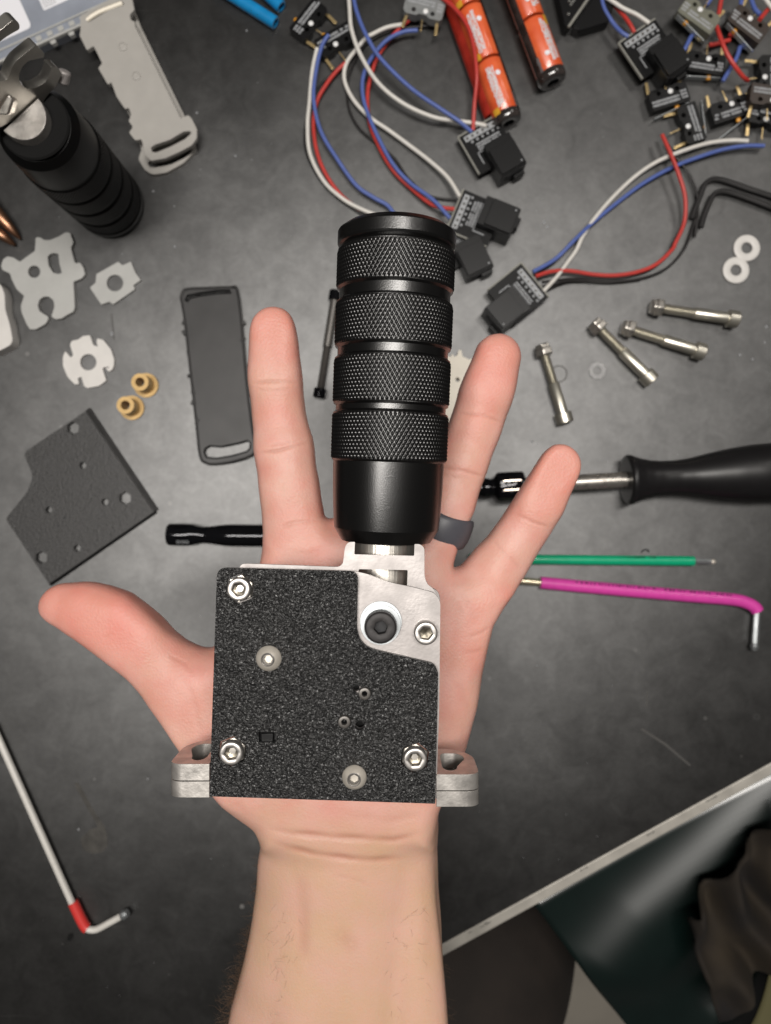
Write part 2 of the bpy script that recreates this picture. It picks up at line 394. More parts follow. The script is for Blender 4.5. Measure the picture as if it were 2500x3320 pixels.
def thing(name, label, cat, loc=(0, 0, 0), rot=(0, 0, 0), group=None):
    o = bpy.data.objects.new(name, None); C.objects.link(o); o.empty_display_size = 0.01
    o.location = Vector(loc) * MM; o.rotation_euler = rot
    o['label'] = label; o['category'] = cat
    if group: o['group'] = group
    return o
def tag(o, label, cat, group=None):
    o['label'] = label; o['category'] = cat
    if group: o['group'] = group
    return o
def copy_tree(o, parent=None):
    c = o.copy(); C.objects.link(c); c.parent = parent
    for ch in list(o.children): copy_tree(ch, c)
    return c
def circle(cx, cy, r, n=28, ry=None, a0=0.0):
    ry = r if ry is None else ry
    return [(cx + r * math.cos(a0 + 2 * math.pi * i / n), cy + ry * math.sin(a0 + 2 * math.pi * i / n)) for i in range(n)]
def rounded(pts, r, n=4):
    """round every corner of a 2D polygon (r may be a list)"""
    out = []; m_ = len(pts); pts = [Vector((p[0], p[1])) for p in pts]
    rs = r if isinstance(r, (list, tuple)) else [r] * m_
    for i in range(m_):
        p0, p1, p2 = pts[i - 1], pts[i], pts[(i + 1) % m_]
        a = (p0 - p1); b = (p2 - p1); q = min(rs[i], a.length * 0.45, b.length * 0.45)
        if q < 1e-6: out.append(tuple(p1)); continue
        s_ = p1 + a.normalized() * q; e_ = p1 + b.normalized() * q
        for j in range(n + 1):
            t = j / n; out.append(tuple(s_ * (1 - t) ** 2 + p1 * 2 * t * (1 - t) + e_ * t * t))
    return out
def slot(p0, p1, w, n=8):
    a = Vector(p0); b = Vector(p1); ang = math.atan2(b.y - a.y, b.x - a.x); out = []
    for i in range(n + 1):
        t = ang - math.pi / 2 + math.pi * i / n; out.append((b.x + w * math.cos(t), b.y + w * math.sin(t)))
    for i in range(n + 1):
        t = ang + math.pi / 2 + math.pi * i / n; out.append((a.x + w * math.cos(t), a.y + w * math.sin(t)))
    return out
def TP(pts, z): return [tuple(T(p[0], p[1], z).xy) for p in pts]
def axis_frame(p0, p1):
    """matrix whose local z runs p0->p1"""
    p0 = Vector(p0); d = (Vector(p1) - p0).normalized()
    q = Vector((0, 0, 1)).rotation_difference(d).to_matrix().to_4x4()
    return Matrix.Translation(p0) @ q
def marks(mb, x0, y0, x1, y1, rows, z, dens=0.8, h=0.04, cw=0.62):
    """rows of tiny glyph-like blocks, too small to read, between two corners (local mm)"""
    rh = (y1 - y0) / rows
    for r_ in range(rows):
        x = x0
        while x < x1:
            w = random.uniform(0.6, 1.3) * cw
            if random.random() < dens:
                yy = y0 + rh * (r_ + 0.5); mb.box((x + w / 2, yy, z + h / 2), (w * 0.8, abs(rh) * random.uniform(0.5, 0.74), h))
            x += w
    return mb
# ================================================================ bench
e0 = T(1430, 3062, 0).xy; e1 = T(2500, 2472, 0).xy
ed = (e1 - e0).normalized(); en = Vector((-ed.y, ed.x))      # en points away from the person, into the bench
far = [e0 - ed * 420, e1 + ed * 620]
bench_poly = [tuple(far[0]), tuple(far[1]), (tuple(far[1] + en * 1500)), (tuple(far[0] + en * 1500))]
b = MB().prism(bench_poly, -25, 0)
bench = b.build('bench_top', M['bench']); bench['kind'] = 'structure'
s_ = thing('bench_edge', 'silver metal trim strip along the front edge of the black bench', 'trim', (*((e0 + e1) / 2), 0))
mb = MB(); base_o = Vector((*((e0 + e1) / 2), 0))
w = 6.6
mb.prism([tuple(far[0]), tuple(far[1]), tuple(far[1] - en * w), tuple(far[0] - en * w)], -29, 0.5)
mb.build('strip', M['edge_alu'], s_, bevel=0.7, origin=base_o)
mb = MB()
for t in (0.08, 0.115, 0.13, 0.42, 0.62, 0.8):
    p = e0.lerp(e1, t) - en * random.uniform(1.2, 3.0)
    for q in range(random.choice((2, 4, 6))):
        c = p + ed * (q * 1.3)
        mb.box((c.x, c.y, 0.53), (random.uniform(0.4, 0.9), random.uniform(0.5, 1.2), 0.06), Matrix.Rotation(math.atan2(ed.y, ed.x), 3, 'Z'))
mb.build('scratch_mark', M['ink'], s_, origin=base_o, kind='stuff')

fl = MB().box((0, 0, -745), (5000, 5000, 10)).build('floor', M['concrete']); fl['kind'] = 'structure'

# ---- dark green vinyl, brown jacket, olive bag below the bench edge
def sheet(name, m, quad, nz, fn, parent=None, thick=3.0):
    """bilinear patch over four (px,py,z) corners, displaced in height by fn(u,v)"""
    n = nz; vs = []; fs = []
    c = [T(*q) for q in quad]
    for i in range(n + 1):
        for j in range(n + 1):
            u, v = i / n, j / n
            p = (c[0] * (1 - u) + c[1] * u) * (1 - v) + (c[3] * (1 - u) + c[2] * u) * v
            vs.append(p + Vector((0, 0, fn(u, v))))
    for i in range(n):
        for j in range(n):
            a = i * (n + 1) + j; fs.append((a, a + n + 1, a + n + 2, a + 1))
    o0 = (c[0] + c[2]) / 2
    ob = MB().add(vs, fs).build(name, m, parent, origin=o0, sharp=80)
    so = ob.modifiers.new('Solidify', 'SOLIDIFY'); so.thickness = thick * MM; so.offset = -1
    return ob
def ridge(u, v, pts, w, h):
    best = 9
    for a, b2 in zip(pts[:-1], pts[1:]):
        ax, ay = a; bx, by = b2; dx, dy = bx - ax, by - ay
        t = max(0, min(1, ((u - ax) * dx + (v - ay) * dy) / (dx * dx + dy * dy)))
        best = min(best, math.hypot(u - ax - t * dx, v - ay - t * dy))
    return h * math.exp(-(best / w) ** 2)
def vinyl_h(u, v):
    z = ridge(u, v, [(0.12, 0.50), (0.3, 0.41), (0.55, 0.34), (0.8, 0.25), (1.0, 0.17)], 0.17, 13)
    z += ridge(u, v, [(0.40, 1.0), (0.5, 0.84), (0.66, 0.76)], 0.10, 8.5)
    z += ridge(u, v, [(0.25, 0.62), (0.5, 0.52), (0.8, 0.46)], 0.10, 4)
    return z - 16 * max(0, 0.10 - v) / 0.10
vin = sheet('vinyl_apron', M['vinyl'], [(1690, 2880, -70), (2700, 2250, -70), (2560, 3440, -78), (2120, 3440, -78)], 56, vinyl_h)
tag(vin, 'dark green glossy vinyl apron creased and hanging below the bench edge', 'apron')
def jack_h(u, v): return 9 * math.sin(16 * u + 2 * math.sin(5 * v)) + 5 * math.sin(23 * u - 6 * v)
jk = sheet('jacket', M['jacket'], [(2225, 2975, -36), (2560, 2620, -34), (2640, 3000, -34), (2345, 3340, -36)], 40, jack_h)
tag(jk, 'brown and black folded jacket lying over the green vinyl', 'jacket')
ol = sheet('canvas_bag', M['olive'], [(2355, 3345, -45), (2560, 3050, -45), (2800, 3300, -45), (2500, 3600, -45)], 20, lambda u, v: 14 * math.sin(3 * u + 1) + 4 * math.sin(9 * v))
tag(ol, 'olive canvas bag filling the lower right corner', 'bag')

# ================================================================ hand and forearm (one continuous surface)
person = thing('person', 'bare left hand and forearm, palm up with fingers spread under the black joystick', 'person', T(1132, 3100, 0))
H = 300.0
def hp(px, py, depth=H): return T(px, py, D - depth)
chains = []
def chain(pts, flat=1.18, grow=1.0):
    """pts: (px, py, half width px, depth)"""
    out = []
    for px, py, hw, dep in pts:
        out.append((hp(px, py, dep), hw * K * dep + grow))
    for a, b2 in zip(out[:-1], out[1:]): chains.append((a, b2, flat))
chain([(888, 1077, 74, 296), (893, 1235, 84, 299), (904, 1336, 82, 301), (919, 1458, 92, 301), (938, 1590, 95, 301), (958, 1700, 100, 302), (975, 1850, 108, 304), (1000, 2010, 115, 304)])
chain([(1195, 960, 76, 304), (1195, 1200, 84, 303), (1190, 1450, 88, 302), (1185, 1650, 92, 302), (1190, 1850, 105, 304), (1190, 2000, 110, 304)])
chain([(1609, 1162, 76, 298), (1580, 1264, 88, 300), (1540, 1390, 86, 302), (1500, 1500, 83, 302), (1455, 1640, 83, 302), (1412, 1750, 84, 302), (1378, 1860, 95, 304), (1350, 2010, 110, 304)])
chain([(1802, 1516, 75, 294), (1746, 1635, 77, 298), (1706, 1703, 77, 301), (1661, 1772, 80, 302), (1618, 1836, 88, 303), (1580, 1900, 96, 304), (1530, 1990, 110, 305), (1470, 2080, 120, 305)])
chain([(208, 1966, 74, 300), (290, 1986, 92, 300), (372, 2022, 108, 300), (446, 2078, 112, 301), (512, 2150, 106, 302), (600, 2235, 132, 303), (700, 2330, 175, 304), (820, 2420, 200, 306)], flat=1.30)
chain([(1400, 2080, 150, 306), (1390, 2250, 160, 304), (1340, 2420, 160, 304)], flat=1.75)
chain([(820, 2330, 190, 306), (920, 2500, 190, 305), (1010, 2600, 180, 308)], flat=1.85)
chain([(1105, 2600, 285, 312), (1132, 2720, 280, 315), (1130, 2800, 285, 316), (1126, 2985, 300, 318), (1112, 3127, 320, 320), (1094, 3320, 348, 324), (1070, 3650, 400, 332), (1040, 4100, 470, 345)], flat=1.62)
for px in (1020, 1180, 1330):     # flexor tendons and muscle in the wrist
    chains.append(((hp(px, 2760, 304), 8.0), (hp(px + (px - 1150) * 0.3, 3900, 303), 20.0), 1.3))

outline = [(127, 1971), (134, 1940), (159, 1912), (185, 1896), (213, 1888), (281, 1885), (353, 1897), (417, 1926), (462, 1962), (507, 2007), (552, 2053), (597, 2080), (634, 2091), (665, 2088), (699, 2080),
 (780, 1990), (830, 1890), (846, 1812), (856, 1723), (848, 1601), (827, 1458), (821, 1336), (811, 1235), (806, 1170), (812, 1090), (826, 1040), (852, 1008), (892, 996), (930, 1006), (950, 1031), (972, 1113), (979, 1235), (986, 1336), (1014, 1418), (1023, 1499), (1033, 1580), (1045, 1678), (1058, 1684),
 (1085, 1682), (1106, 1650), (1104, 1450), (1112, 1200), (1118, 960), (1140, 900), (1195, 880), (1250, 900), (1272, 960), (1280, 1200), (1278, 1450), (1280, 1640), (1310, 1680), (1340, 1660), (1372, 1600), (1415, 1480), (1454, 1390), (1472, 1338), (1492, 1264), (1529, 1175), (1549, 1122), (1580, 1095), (1618, 1085), (1656, 1094), (1684, 1125), (1689, 1163), (1671, 1244), (1651, 1317), (1622, 1399), (1586, 1496), (1553, 1594), (1533, 1659), (1484, 1757), (1462, 1838), (1472, 1853), (1500, 1838),
 (1545, 1781), (1586, 1744), (1635, 1675), (1675, 1610), (1716, 1541), (1757, 1476), (1785, 1448), (1818, 1441), (1850, 1450), (1874, 1476), (1878, 1504), (1854, 1578), (1818, 1659), (1777, 1732), (1736, 1797), (1696, 1867), (1620, 1972), (1588, 2025), (1574, 2099), (1557, 2213), (1540, 2299), (1511, 2418), (1470, 2530), (1433, 2610), (1423, 2688), (1414, 2745), (1417, 2842), (1425, 2985), (1428, 3070), (1434, 3184), (1441, 3320), (1470, 3700), (1520, 4300),
 (600, 4300), (690, 3650), (747, 3320), (764, 3230), (793, 3127), (815, 3053), (827, 2985), (835, 2899), (841, 2785), (853, 2735), (850, 2698), (836, 2670), (764, 2625), (730, 2586), (640, 2470), (593, 2401), (566, 2365), (521, 2310), (471, 2243), (426, 2193), (349, 2134), (281, 2084), (213, 2039), (168, 2012), (138, 1992)]
def odepth(px, py):
    return 300 if py < 2500 else min(330, 300 + (py - 2500) * 0.05) if py < 3100 else 326
OUT = np.array([tuple(hp(px, py, odepth(px, py)).xy) for px, py in outline])
palm_px = [(700, 2100), (800, 1950), (850, 1830), (880, 1760), (1050, 1700), (1300, 1720), (1440, 1850), (1520, 1860), (1660, 1920), (1590, 2010), (1570, 2110), (1545, 2260), (1500, 2430), (1425, 2620), (1400, 2740), (860, 2740), (840, 2670), (740, 2590), (600, 2390), (590, 2260)]
PALM = np.array([tuple(hp(px, py, 303).xy) for px, py in palm_px])

def poly_sdf(P, X, Y):
    d = np.full(X.shape, 1e9, np.float32); s = np.ones(X.shape, bool)
    n = len(P)
    for i in range(n):
        ax, ay = P[i]; bx, by = P[i - 1]; ex, ey = bx - ax, by - ay
        wx, wy = X - ax, Y - ay
        t = np.clip((wx * ex + wy * ey) / (ex * ex + ey * ey), 0, 1)
        d = np.minimum(d, (wx - ex * t) ** 2 + (wy - ey * t) ** 2)
        c = ((ay <= Y) & (by > Y)) | ((ay > Y) & (by <= Y))
        with np.errstate(divide='ignore', invalid='ignore'):
            xi = ax + (Y - ay) * ex / (ey if ey != 0 else 1e-9)
        s ^= (c & (X < xi))
    d = np.sqrt(d); return np.where(s, d, -d)
def smin(a, b2, k):
    h = np.maximum(k - np.abs(a - b2), 0) / k
    return np.minimum(a, b2) - h * h * k * 0.25
def smax(a, b2, k): return -smin(-a, -b2, k)

G = 0.62
xs = np.arange(-152, 92, G, dtype=np.float32); ys = np.arange(-258, 94, G, dtype=np.float32); zs = np.arange(84, 166, G, dtype=np.float32)
X2, Y2 = np.meshgrid(xs, ys, indexing='ij')
F = np.full((len(xs), len(ys), len(zs)), 30.0, np.float32)
Z3 = zs[None, None, :]
def upd(lo, hi, fn, k):
    i0, i1 = np.searchsorted(xs, (lo[0], hi[0])); j0, j1 = np.searchsorted(ys, (lo[1], hi[1]))
    if i1 <= i0 or j1 <= j0: return
    Xs = xs[i0:i1][:, None, None]; Ys = ys[j0:j1][None, :, None]
    F[i0:i1, j0:j1, :] = smin(F[i0:i1, j0:j1, :], fn(Xs, Ys, Z3), k)
for (a, ra), (b2, rb), fl_ in chains:
    def fn(Xs, Ys, Zs, a=a, b2=b2, ra=ra, rb=rb, fl_=fl_):
        ab = np.array([b2.x - a.x, b2.y - a.y, b2.z - a.z], np.float32)
        L2 = float(ab[0] ** 2 + ab[1] ** 2)
        t = np.clip(((Xs - a.x) * ab[0] + (Ys - a.y) * ab[1]) / L2, 0, 1)
        dx = Xs - a.x - t * ab[0]; dy = Ys - a.y - t * ab[1]; dz = (Zs - a.z - t * ab[2]) * fl_
        return (np.sqrt(dx * dx + dy * dy + dz * dz) - (ra + t * (rb - ra))).astype(np.float32)
    R_ = max(ra, rb) + 9
    upd((min(a.x, b2.x) - R_, min(a.y, b2.y) - R_), (max(a.x, b2.x) + R_, max(a.y, b2.y) + R_), fn, 4.0)
pd = poly_sdf(PALM, X2, Y2).astype(np.float32)      # positive outside
pd = -pd if pd[0, 0] < 0 else pd
slab = smax(pd[:, :, None], np.abs(Z3 - 146.5) - 13.5, 13.0)
F = smin(F, slab, 7.0)
# hollow of the palm so that the device's back plate sits on it
F = smax(F, (Z3 - 160.3) + np.zeros_like(F), 2.0)
od = poly_sdf(OUT, X2, Y2).astype(np.float32); od = -od if od[0, 0] < 0 else od
F = smax(F, od[:, :, None] - 0.75, 3.0)

def surface_nets(F):
    S = F < 0
    cs = [S[i:F.shape[0] - 1 + i, j:F.shape[1] - 1 + j, k:F.shape[2] - 1 + k] for i in (0, 1) for j in (0, 1) for k in (0, 1)]
    anyt = np.logical_or.reduce(cs); allt = np.logical_and.reduce(cs); act = anyt & ~allt
    idx = np.argwhere(act); cid = np.full(act.shape, -1, np.int32); cid[act] = np.arange(len(idx))
    acc = np.zeros((len(idx), 3)); cnt = np.zeros(len(idx))
    cor = [(i, j, k) for i in (0, 1) for j in (0, 1) for k in (0, 1)]
    val = {c: F[idx[:, 0] + c[0], idx[:, 1] + c[1], idx[:, 2] + c[2]] for c in cor}
    for a in cor:
        for ax in range(3):
            if a[ax] == 0:
                b_ = list(a); b_[ax] = 1; b_ = tuple(b_)
                va, vb = val[a], val[b_]; cr = (va < 0) != (vb < 0)
                t = np.where(cr, va / np.where(cr, va - vb, 1), 0)
                p = np.tile(np.array(a, float), (len(idx), 1)); p[:, ax] += t
                acc[cr] += p[cr]; cnt[cr] += 1
    V = idx + acc / cnt[:, None]
    faces = []
    for ax in range(3):
        sl0 = [slice(1, -1)] * 3; sl1 = [slice(1, -1)] * 3
        sl0[ax] = slice(0, -1); sl1[ax] = slice(1, None)
        a = S[tuple(sl0)]; b_ = S[tuple(sl1)]
        e = np.argwhere(a != b_)
        fl = a[a != b_]
        off = [1, 1, 1]; off[ax] = 0; e = e + np.array(off)
        o1, o2 = [(1, 2), (2, 0), (0, 1)][ax]
        q = []
        for d1, d2 in ((1, 1), (0, 1), (0, 0), (1, 0)):
            c = e.copy(); c[:, o1] -= d1; c[:, o2] -= d2; q.append(cid[c[:, 0], c[:, 1], c[:, 2]])
        q = np.stack(q, 1); q[~fl] = q[~fl][:, ::-1]; faces.append(q)
    Fc = np.concatenate(faces); Fc = Fc[(Fc >= 0).all(1)]
    return V, Fc
V, Q = surface_nets(F)
P = np.stack([xs[0] + V[:, 0] * G, ys[0] + V[:, 1] * G, zs[0] + V[:, 2] * G], 1)
del F, slab
# light Laplacian relax
E = np.concatenate([Q[:, [0, 1]], Q[:, [1, 2]], Q[:, [2, 3]], Q[:, [3, 0]]])
deg = np.bincount(E.ravel(), minlength=len(P)).astype(float)
for _ in range(8):
    acc = np.zeros_like(P)
    for c in range(3):
        acc[:, c] = np.bincount(E[:, 0], P[E[:, 1], c], minlength=len(P)) + np.bincount(E[:, 1], P[E[:, 0], c], minlength=len(P))
    P = P * 0.45 + 0.55 * acc / deg[:, None]
# photo-plane coordinates of each vertex (to lay creases and colour where they are on the skin)
dep = D - P[:, 2]; PX = P[:, 0] / (K * dep) + 1250; PY = 1660 - P[:, 1] / (K * dep)
def pdist(pts):
    d = np.full(len(P), 1e9)
    for a, b2 in zip(pts[:-1], pts[1:]):
        ex, ey = b2[0] - a[0], b2[1] - a[1]; wx, wy = PX - a[0], PY - a[1]
        t = np.clip((wx * ex + wy * ey) / (ex * ex + ey * ey), 0, 1)
        d = np.minimum(d, np.hypot(wx - ex * t, wy - ey * t))
    return d
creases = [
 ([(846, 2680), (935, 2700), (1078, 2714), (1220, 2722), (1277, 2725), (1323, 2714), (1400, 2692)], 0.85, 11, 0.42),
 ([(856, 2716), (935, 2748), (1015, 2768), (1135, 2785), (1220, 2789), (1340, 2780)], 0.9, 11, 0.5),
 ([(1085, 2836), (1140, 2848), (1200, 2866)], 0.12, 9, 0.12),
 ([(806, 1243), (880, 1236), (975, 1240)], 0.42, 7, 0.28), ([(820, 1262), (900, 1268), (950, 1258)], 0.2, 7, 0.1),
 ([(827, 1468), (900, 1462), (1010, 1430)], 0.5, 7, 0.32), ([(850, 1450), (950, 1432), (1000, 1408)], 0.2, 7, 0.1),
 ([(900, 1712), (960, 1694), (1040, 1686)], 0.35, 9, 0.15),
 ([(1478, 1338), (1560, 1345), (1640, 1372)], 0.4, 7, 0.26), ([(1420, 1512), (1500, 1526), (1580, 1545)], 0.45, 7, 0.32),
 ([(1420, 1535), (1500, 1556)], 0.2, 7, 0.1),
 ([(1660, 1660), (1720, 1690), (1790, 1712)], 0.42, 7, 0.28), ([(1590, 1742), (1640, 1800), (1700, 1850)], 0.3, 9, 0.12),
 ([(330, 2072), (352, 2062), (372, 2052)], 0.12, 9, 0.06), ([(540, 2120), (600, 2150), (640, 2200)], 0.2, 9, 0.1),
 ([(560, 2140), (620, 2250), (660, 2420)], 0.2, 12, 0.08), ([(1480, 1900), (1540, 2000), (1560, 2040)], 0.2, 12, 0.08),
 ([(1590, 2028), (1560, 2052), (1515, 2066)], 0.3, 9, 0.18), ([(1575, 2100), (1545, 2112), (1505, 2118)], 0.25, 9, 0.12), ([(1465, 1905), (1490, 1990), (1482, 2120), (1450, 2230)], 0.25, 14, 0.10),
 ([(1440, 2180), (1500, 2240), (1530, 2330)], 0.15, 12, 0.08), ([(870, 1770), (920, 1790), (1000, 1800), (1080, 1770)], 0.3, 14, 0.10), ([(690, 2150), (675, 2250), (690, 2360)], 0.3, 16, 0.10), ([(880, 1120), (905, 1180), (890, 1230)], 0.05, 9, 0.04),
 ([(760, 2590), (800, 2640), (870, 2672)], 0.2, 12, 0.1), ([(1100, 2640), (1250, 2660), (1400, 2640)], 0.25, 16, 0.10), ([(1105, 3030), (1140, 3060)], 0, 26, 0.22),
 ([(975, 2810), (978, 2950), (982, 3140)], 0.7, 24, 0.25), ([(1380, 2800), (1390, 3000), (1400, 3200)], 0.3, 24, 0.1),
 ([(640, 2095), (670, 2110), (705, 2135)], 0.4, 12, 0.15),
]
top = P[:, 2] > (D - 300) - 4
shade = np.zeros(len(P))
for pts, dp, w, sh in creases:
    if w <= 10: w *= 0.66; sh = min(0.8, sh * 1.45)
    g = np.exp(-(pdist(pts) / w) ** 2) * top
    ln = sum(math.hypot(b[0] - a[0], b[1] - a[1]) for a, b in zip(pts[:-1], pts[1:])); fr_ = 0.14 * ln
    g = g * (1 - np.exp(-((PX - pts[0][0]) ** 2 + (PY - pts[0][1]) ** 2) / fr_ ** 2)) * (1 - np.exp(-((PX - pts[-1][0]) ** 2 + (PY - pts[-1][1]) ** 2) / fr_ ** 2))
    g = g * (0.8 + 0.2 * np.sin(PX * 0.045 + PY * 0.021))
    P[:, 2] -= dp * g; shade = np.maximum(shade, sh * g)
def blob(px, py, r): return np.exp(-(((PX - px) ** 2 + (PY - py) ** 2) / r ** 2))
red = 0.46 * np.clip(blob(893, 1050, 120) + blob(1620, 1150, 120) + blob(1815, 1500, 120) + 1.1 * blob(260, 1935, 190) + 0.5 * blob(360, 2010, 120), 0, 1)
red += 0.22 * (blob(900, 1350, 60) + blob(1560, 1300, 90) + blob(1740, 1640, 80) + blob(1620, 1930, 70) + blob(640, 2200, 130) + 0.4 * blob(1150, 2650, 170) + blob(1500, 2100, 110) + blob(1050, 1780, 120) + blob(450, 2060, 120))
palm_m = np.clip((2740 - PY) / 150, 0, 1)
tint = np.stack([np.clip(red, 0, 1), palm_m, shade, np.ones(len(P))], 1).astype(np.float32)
o0 = np.array(T(1132, 3100, 0))
me = bpy.data.meshes.new('hand_and_forearm')
me.vertices.add(len(P)); me.vertices.foreach_set('co', ((P - o0) * MM).astype(np.float32).ravel())
me.loops.add(len(Q) * 4); me.loops.foreach_set('vertex_index', Q.astype(np.int32).ravel())
me.polygons.add(len(Q)); me.polygons.foreach_set('loop_start', np.arange(0, len(Q) * 4, 4, dtype=np.int32))
me.polygons.foreach_set('use_smooth', np.ones(len(Q), bool))
me.update(calc_edges=True)
at = me.attributes.new('tint', 'FLOAT_COLOR', 'POINT'); at.data.foreach_set('color', tint.ravel())
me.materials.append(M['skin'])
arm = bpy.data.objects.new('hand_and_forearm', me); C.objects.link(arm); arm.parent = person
print('hand verts', len(P))
# orientation check
me.calc_loop_triangles()
n0 = np.array([p.normal[:] for p in list(me.polygons)[:400]]); 
cen = np.array([p.center[:] for p in list(me.polygons)[:400]])

# ---- fine hairs along both sides of the forearm
hb = MB()
def hair(px, py, dx, dy, ln, dz, curl, th=1.0):
    p0 = T(px, py, 133 if (px < 860 or px > 1400) else 154.5)
    pts = [p0]; d = Vector((dx, -dy, dz)).normalized()
    for i in range(5):
        d = (d + Vector((random.uniform(-curl, curl), random.uniform(-curl, curl), random.uniform(-curl, curl)))).normalized()
        pts.append(pts[-1] + d * ln / 5)
    th = 0.5 if 860 < px < 1400 else 1.0
    hb.tube(pts, [q * th for q in (0.07, 0.065, 0.06, 0.05, 0.035, 0.015)], seg=3, smooth=2, cap=False)
def lx(py): return np.interp(py, [2740, 2899, 2985, 3053, 3127, 3230, 3320, 3500], [845, 835, 827, 815, 793, 764, 747, 715])
def rx(py): return np.interp(py, [2745, 2985, 3184, 3320, 3500], [1414, 1425, 1434, 1441, 1455])
for i in range(560):
    py = 2740 + 700 * random.random() ** 0.62
    hair(lx(py) + random.uniform(1, 18), py, -random.uniform(0.5, 1.2), random.uniform(-0.5, 1.1), random.uniform(3, 9) * (0.5 + (py - 2740) / 560), random.uniform(-0.3, 0.3), 0.6)
for i in range(46):
    py = random.uniform(3060, 3400)
    hair(rx(py) - random.uniform(1, 16), py, random.uniform(0.3, 1.0), random.uniform(0.2, 1.0), random.uniform(3, 8), random.uniform(-0.3, 0.6), 0.3)
for i in range(120):
    py = random.uniform(2930, 3380); px = random.choice((random.uniform(lx(py) + 30, lx(py) + 170), random.uniform(1260, rx(py) - 30)))
    hair(px, py, random.uniform(-0.8, 0.8), random.uniform(-0.6, 1.0), random.uniform(2, 5.5), 0.10, 0.3)
hb.build('arm_hair', M['hair'], person, origin=T(1132, 3100, 0), kind='stuff')
# ---- trouser leg of the same person, low under the bench edge
tl = MB().tube([T(1180, 3600, -150), T(1360, 3400, -150), T(1530, 3180, -155), T(1600, 2960, -190), T(1600, 2800, -240)], [85, 82, 76, 70, 64], seg=28, smooth=8)
tr = tl.build('trouser_leg', M['jean'], person, origin=T(1132, 3100, 0), label='dark brown trouser leg below the bench')

# ring on the ring finger
ring_o = thing('finger_ring', 'dark grey silicone band worn on the ring finger', 'ring', hp(1432, 1700, 302))
a = hp(1415, 1742, 302); b2 = hp(1448, 1662, 301)
# the band follows the finger's cross-section
ctr = (a + b2) / 2; ax_ = (b2 - a).normalized(); side = Vector((-ax_.y, ax_.x, 0)).normalized() * -1; upv = Vector((0, 0, 1))
vs = []; fs = []; ns = 64; L_ = (b2 - a).length + 1.5
rx_, rz_ = 11.75, 10.1
prof = [(-0.5, -1.8), (-0.5, -0.35), (-0.46, 0.15), (-0.36, 0.55), (-0.2, 0.85), (0, 0.95), (0.2, 0.85), (0.36, 0.55), (0.46, 0.15), (0.5, -0.35), (0.5, -1.8)]
for i in range(ns):
    t = 2 * math.pi * i / ns
    for s0, dr in prof:
        bow = 2.2 * math.sin(t) ** 2 * (1 if math.sin(t) > 0 else 0)
        vs.append(ctr + ax_ * (s0 * L_ - bow) + side * math.cos(t) * (rx_ + dr) + upv * math.sin(t) * (rz_ + dr))
np_ = len(prof)
for i in range(ns):
    j = (i + 1) % ns
    for k in range(np_):
        l = (k + 1) % np_; fs.append((i * np_ + k, j * np_ + k, j * np_ + l, i * np_ + l))
MB().add(vs, fs).build('band', M['silicone'], ring_o, origin=hp(1432, 1700, 302), sharp=60)
# ================================================================ the joystick assembly in the hand
ZP = 205.0
dev_o = Vector((*T(1060, 2200, ZP).xy, 160.7))
dev = thing('lever_assembly', 'black joystick lever with textured square plate and aluminium brackets lying on the open palm', 'joystick', dev_o)
# textured cover plate with hex openings
px_plate = [(704, 1840), (1161, 1852), (1157, 2036), (1166, 2072), (1188, 2096), (1216, 2107), (1408, 2152), (1421, 2180), (1411, 2606), (679, 2582)]
rad = [3.2, 3.0, 1.0, 3.0, 3.0, 2.0, 3.0, 1.0, 0.3, 0.3]
plate = rounded(TP(px_plate, ZP), rad, 6)
SC = [(773, 1911), (748, 2444), (1346, 2464)]
def hexpts(c, r, a=0.0): return circle(c[0], c[1], r, 6, a0=a)
holes = []
for px, py in SC:
    c = T(px, py, ZP + 2.4); holes.append(rounded(hexpts(c, 5.15, math.radians(22)), 0.4, 2))
c = T(1166, 2353, ZP); holes.append(circle(c.x, c.y, 1.55, 16))
a = T(1157, 2234, ZP); b2 = T(1178, 2250, ZP); holes.append(slot(a.xy, b2.xy, 1.25))
c = T(868, 2390, ZP); holes.append(rounded([(c.x - 3.0, c.y - 1.7), (c.x + 3.0, c.y - 1.8), (c.x + 3.0, c.y + 1.7), (c.x - 3.0, c.y + 1.8)], 0.3, 2))
MB().prism(plate, ZP - 1.9, ZP, holes).build('cover_plate', M['wrinkle'], dev, bevel=0.35, origin=dev_o)
# aluminium bearing plate under it, its rounded corner showing at the upper right
px_alu = [(720, 1850), (1150, 1852), (1197, 1862), (1237, 1880), (1277, 1891), (1340, 1904), (1409, 1922), (1428, 1950), (1424, 2300), (1414, 2590), (690, 2575)]
alu_h = [circle(*T(1234, 2030, ZP - 2).xy, 4.0, 20)]
for q in ((1182, 2250), (1116, 2342)): alu_h.append(circle(*T(*q, ZP - 2).xy, 1.0, 12))
for q in ((773, 1911), (748, 2444), (1346, 2464)):
    c = T(q[0], q[1], ZP + 2.4); alu_h.append(circle(c.x, c.y, 5.6, 24))
c = T(1166, 2353, ZP); alu_h.append(circle(c.x, c.y, 1.7, 16))
a = T(1157, 2234, ZP); alu_h.append(circle(a.x - 0.4, a.y, 1.3, 12))
cq = T(868, 2390, ZP)
alu_h.append([(cq.x - 3.4, cq.y - 2.2), (cq.x + 3.4, cq.y - 2.2), (cq.x + 3.4, cq.y + 2.2), (cq.x - 3.4, cq.y + 2.2)])
MB().prism(rounded(TP(px_alu, ZP - 2.2), [2, 1, 2, 2, 2, 2, 3.2, 1.5, 0.5, 0.5, 0.5], 5), ZP - 4.0, ZP - 2.0, alu_h).build('bearing_plate', M['alu'], dev, bevel=0.22, origin=dev_o)
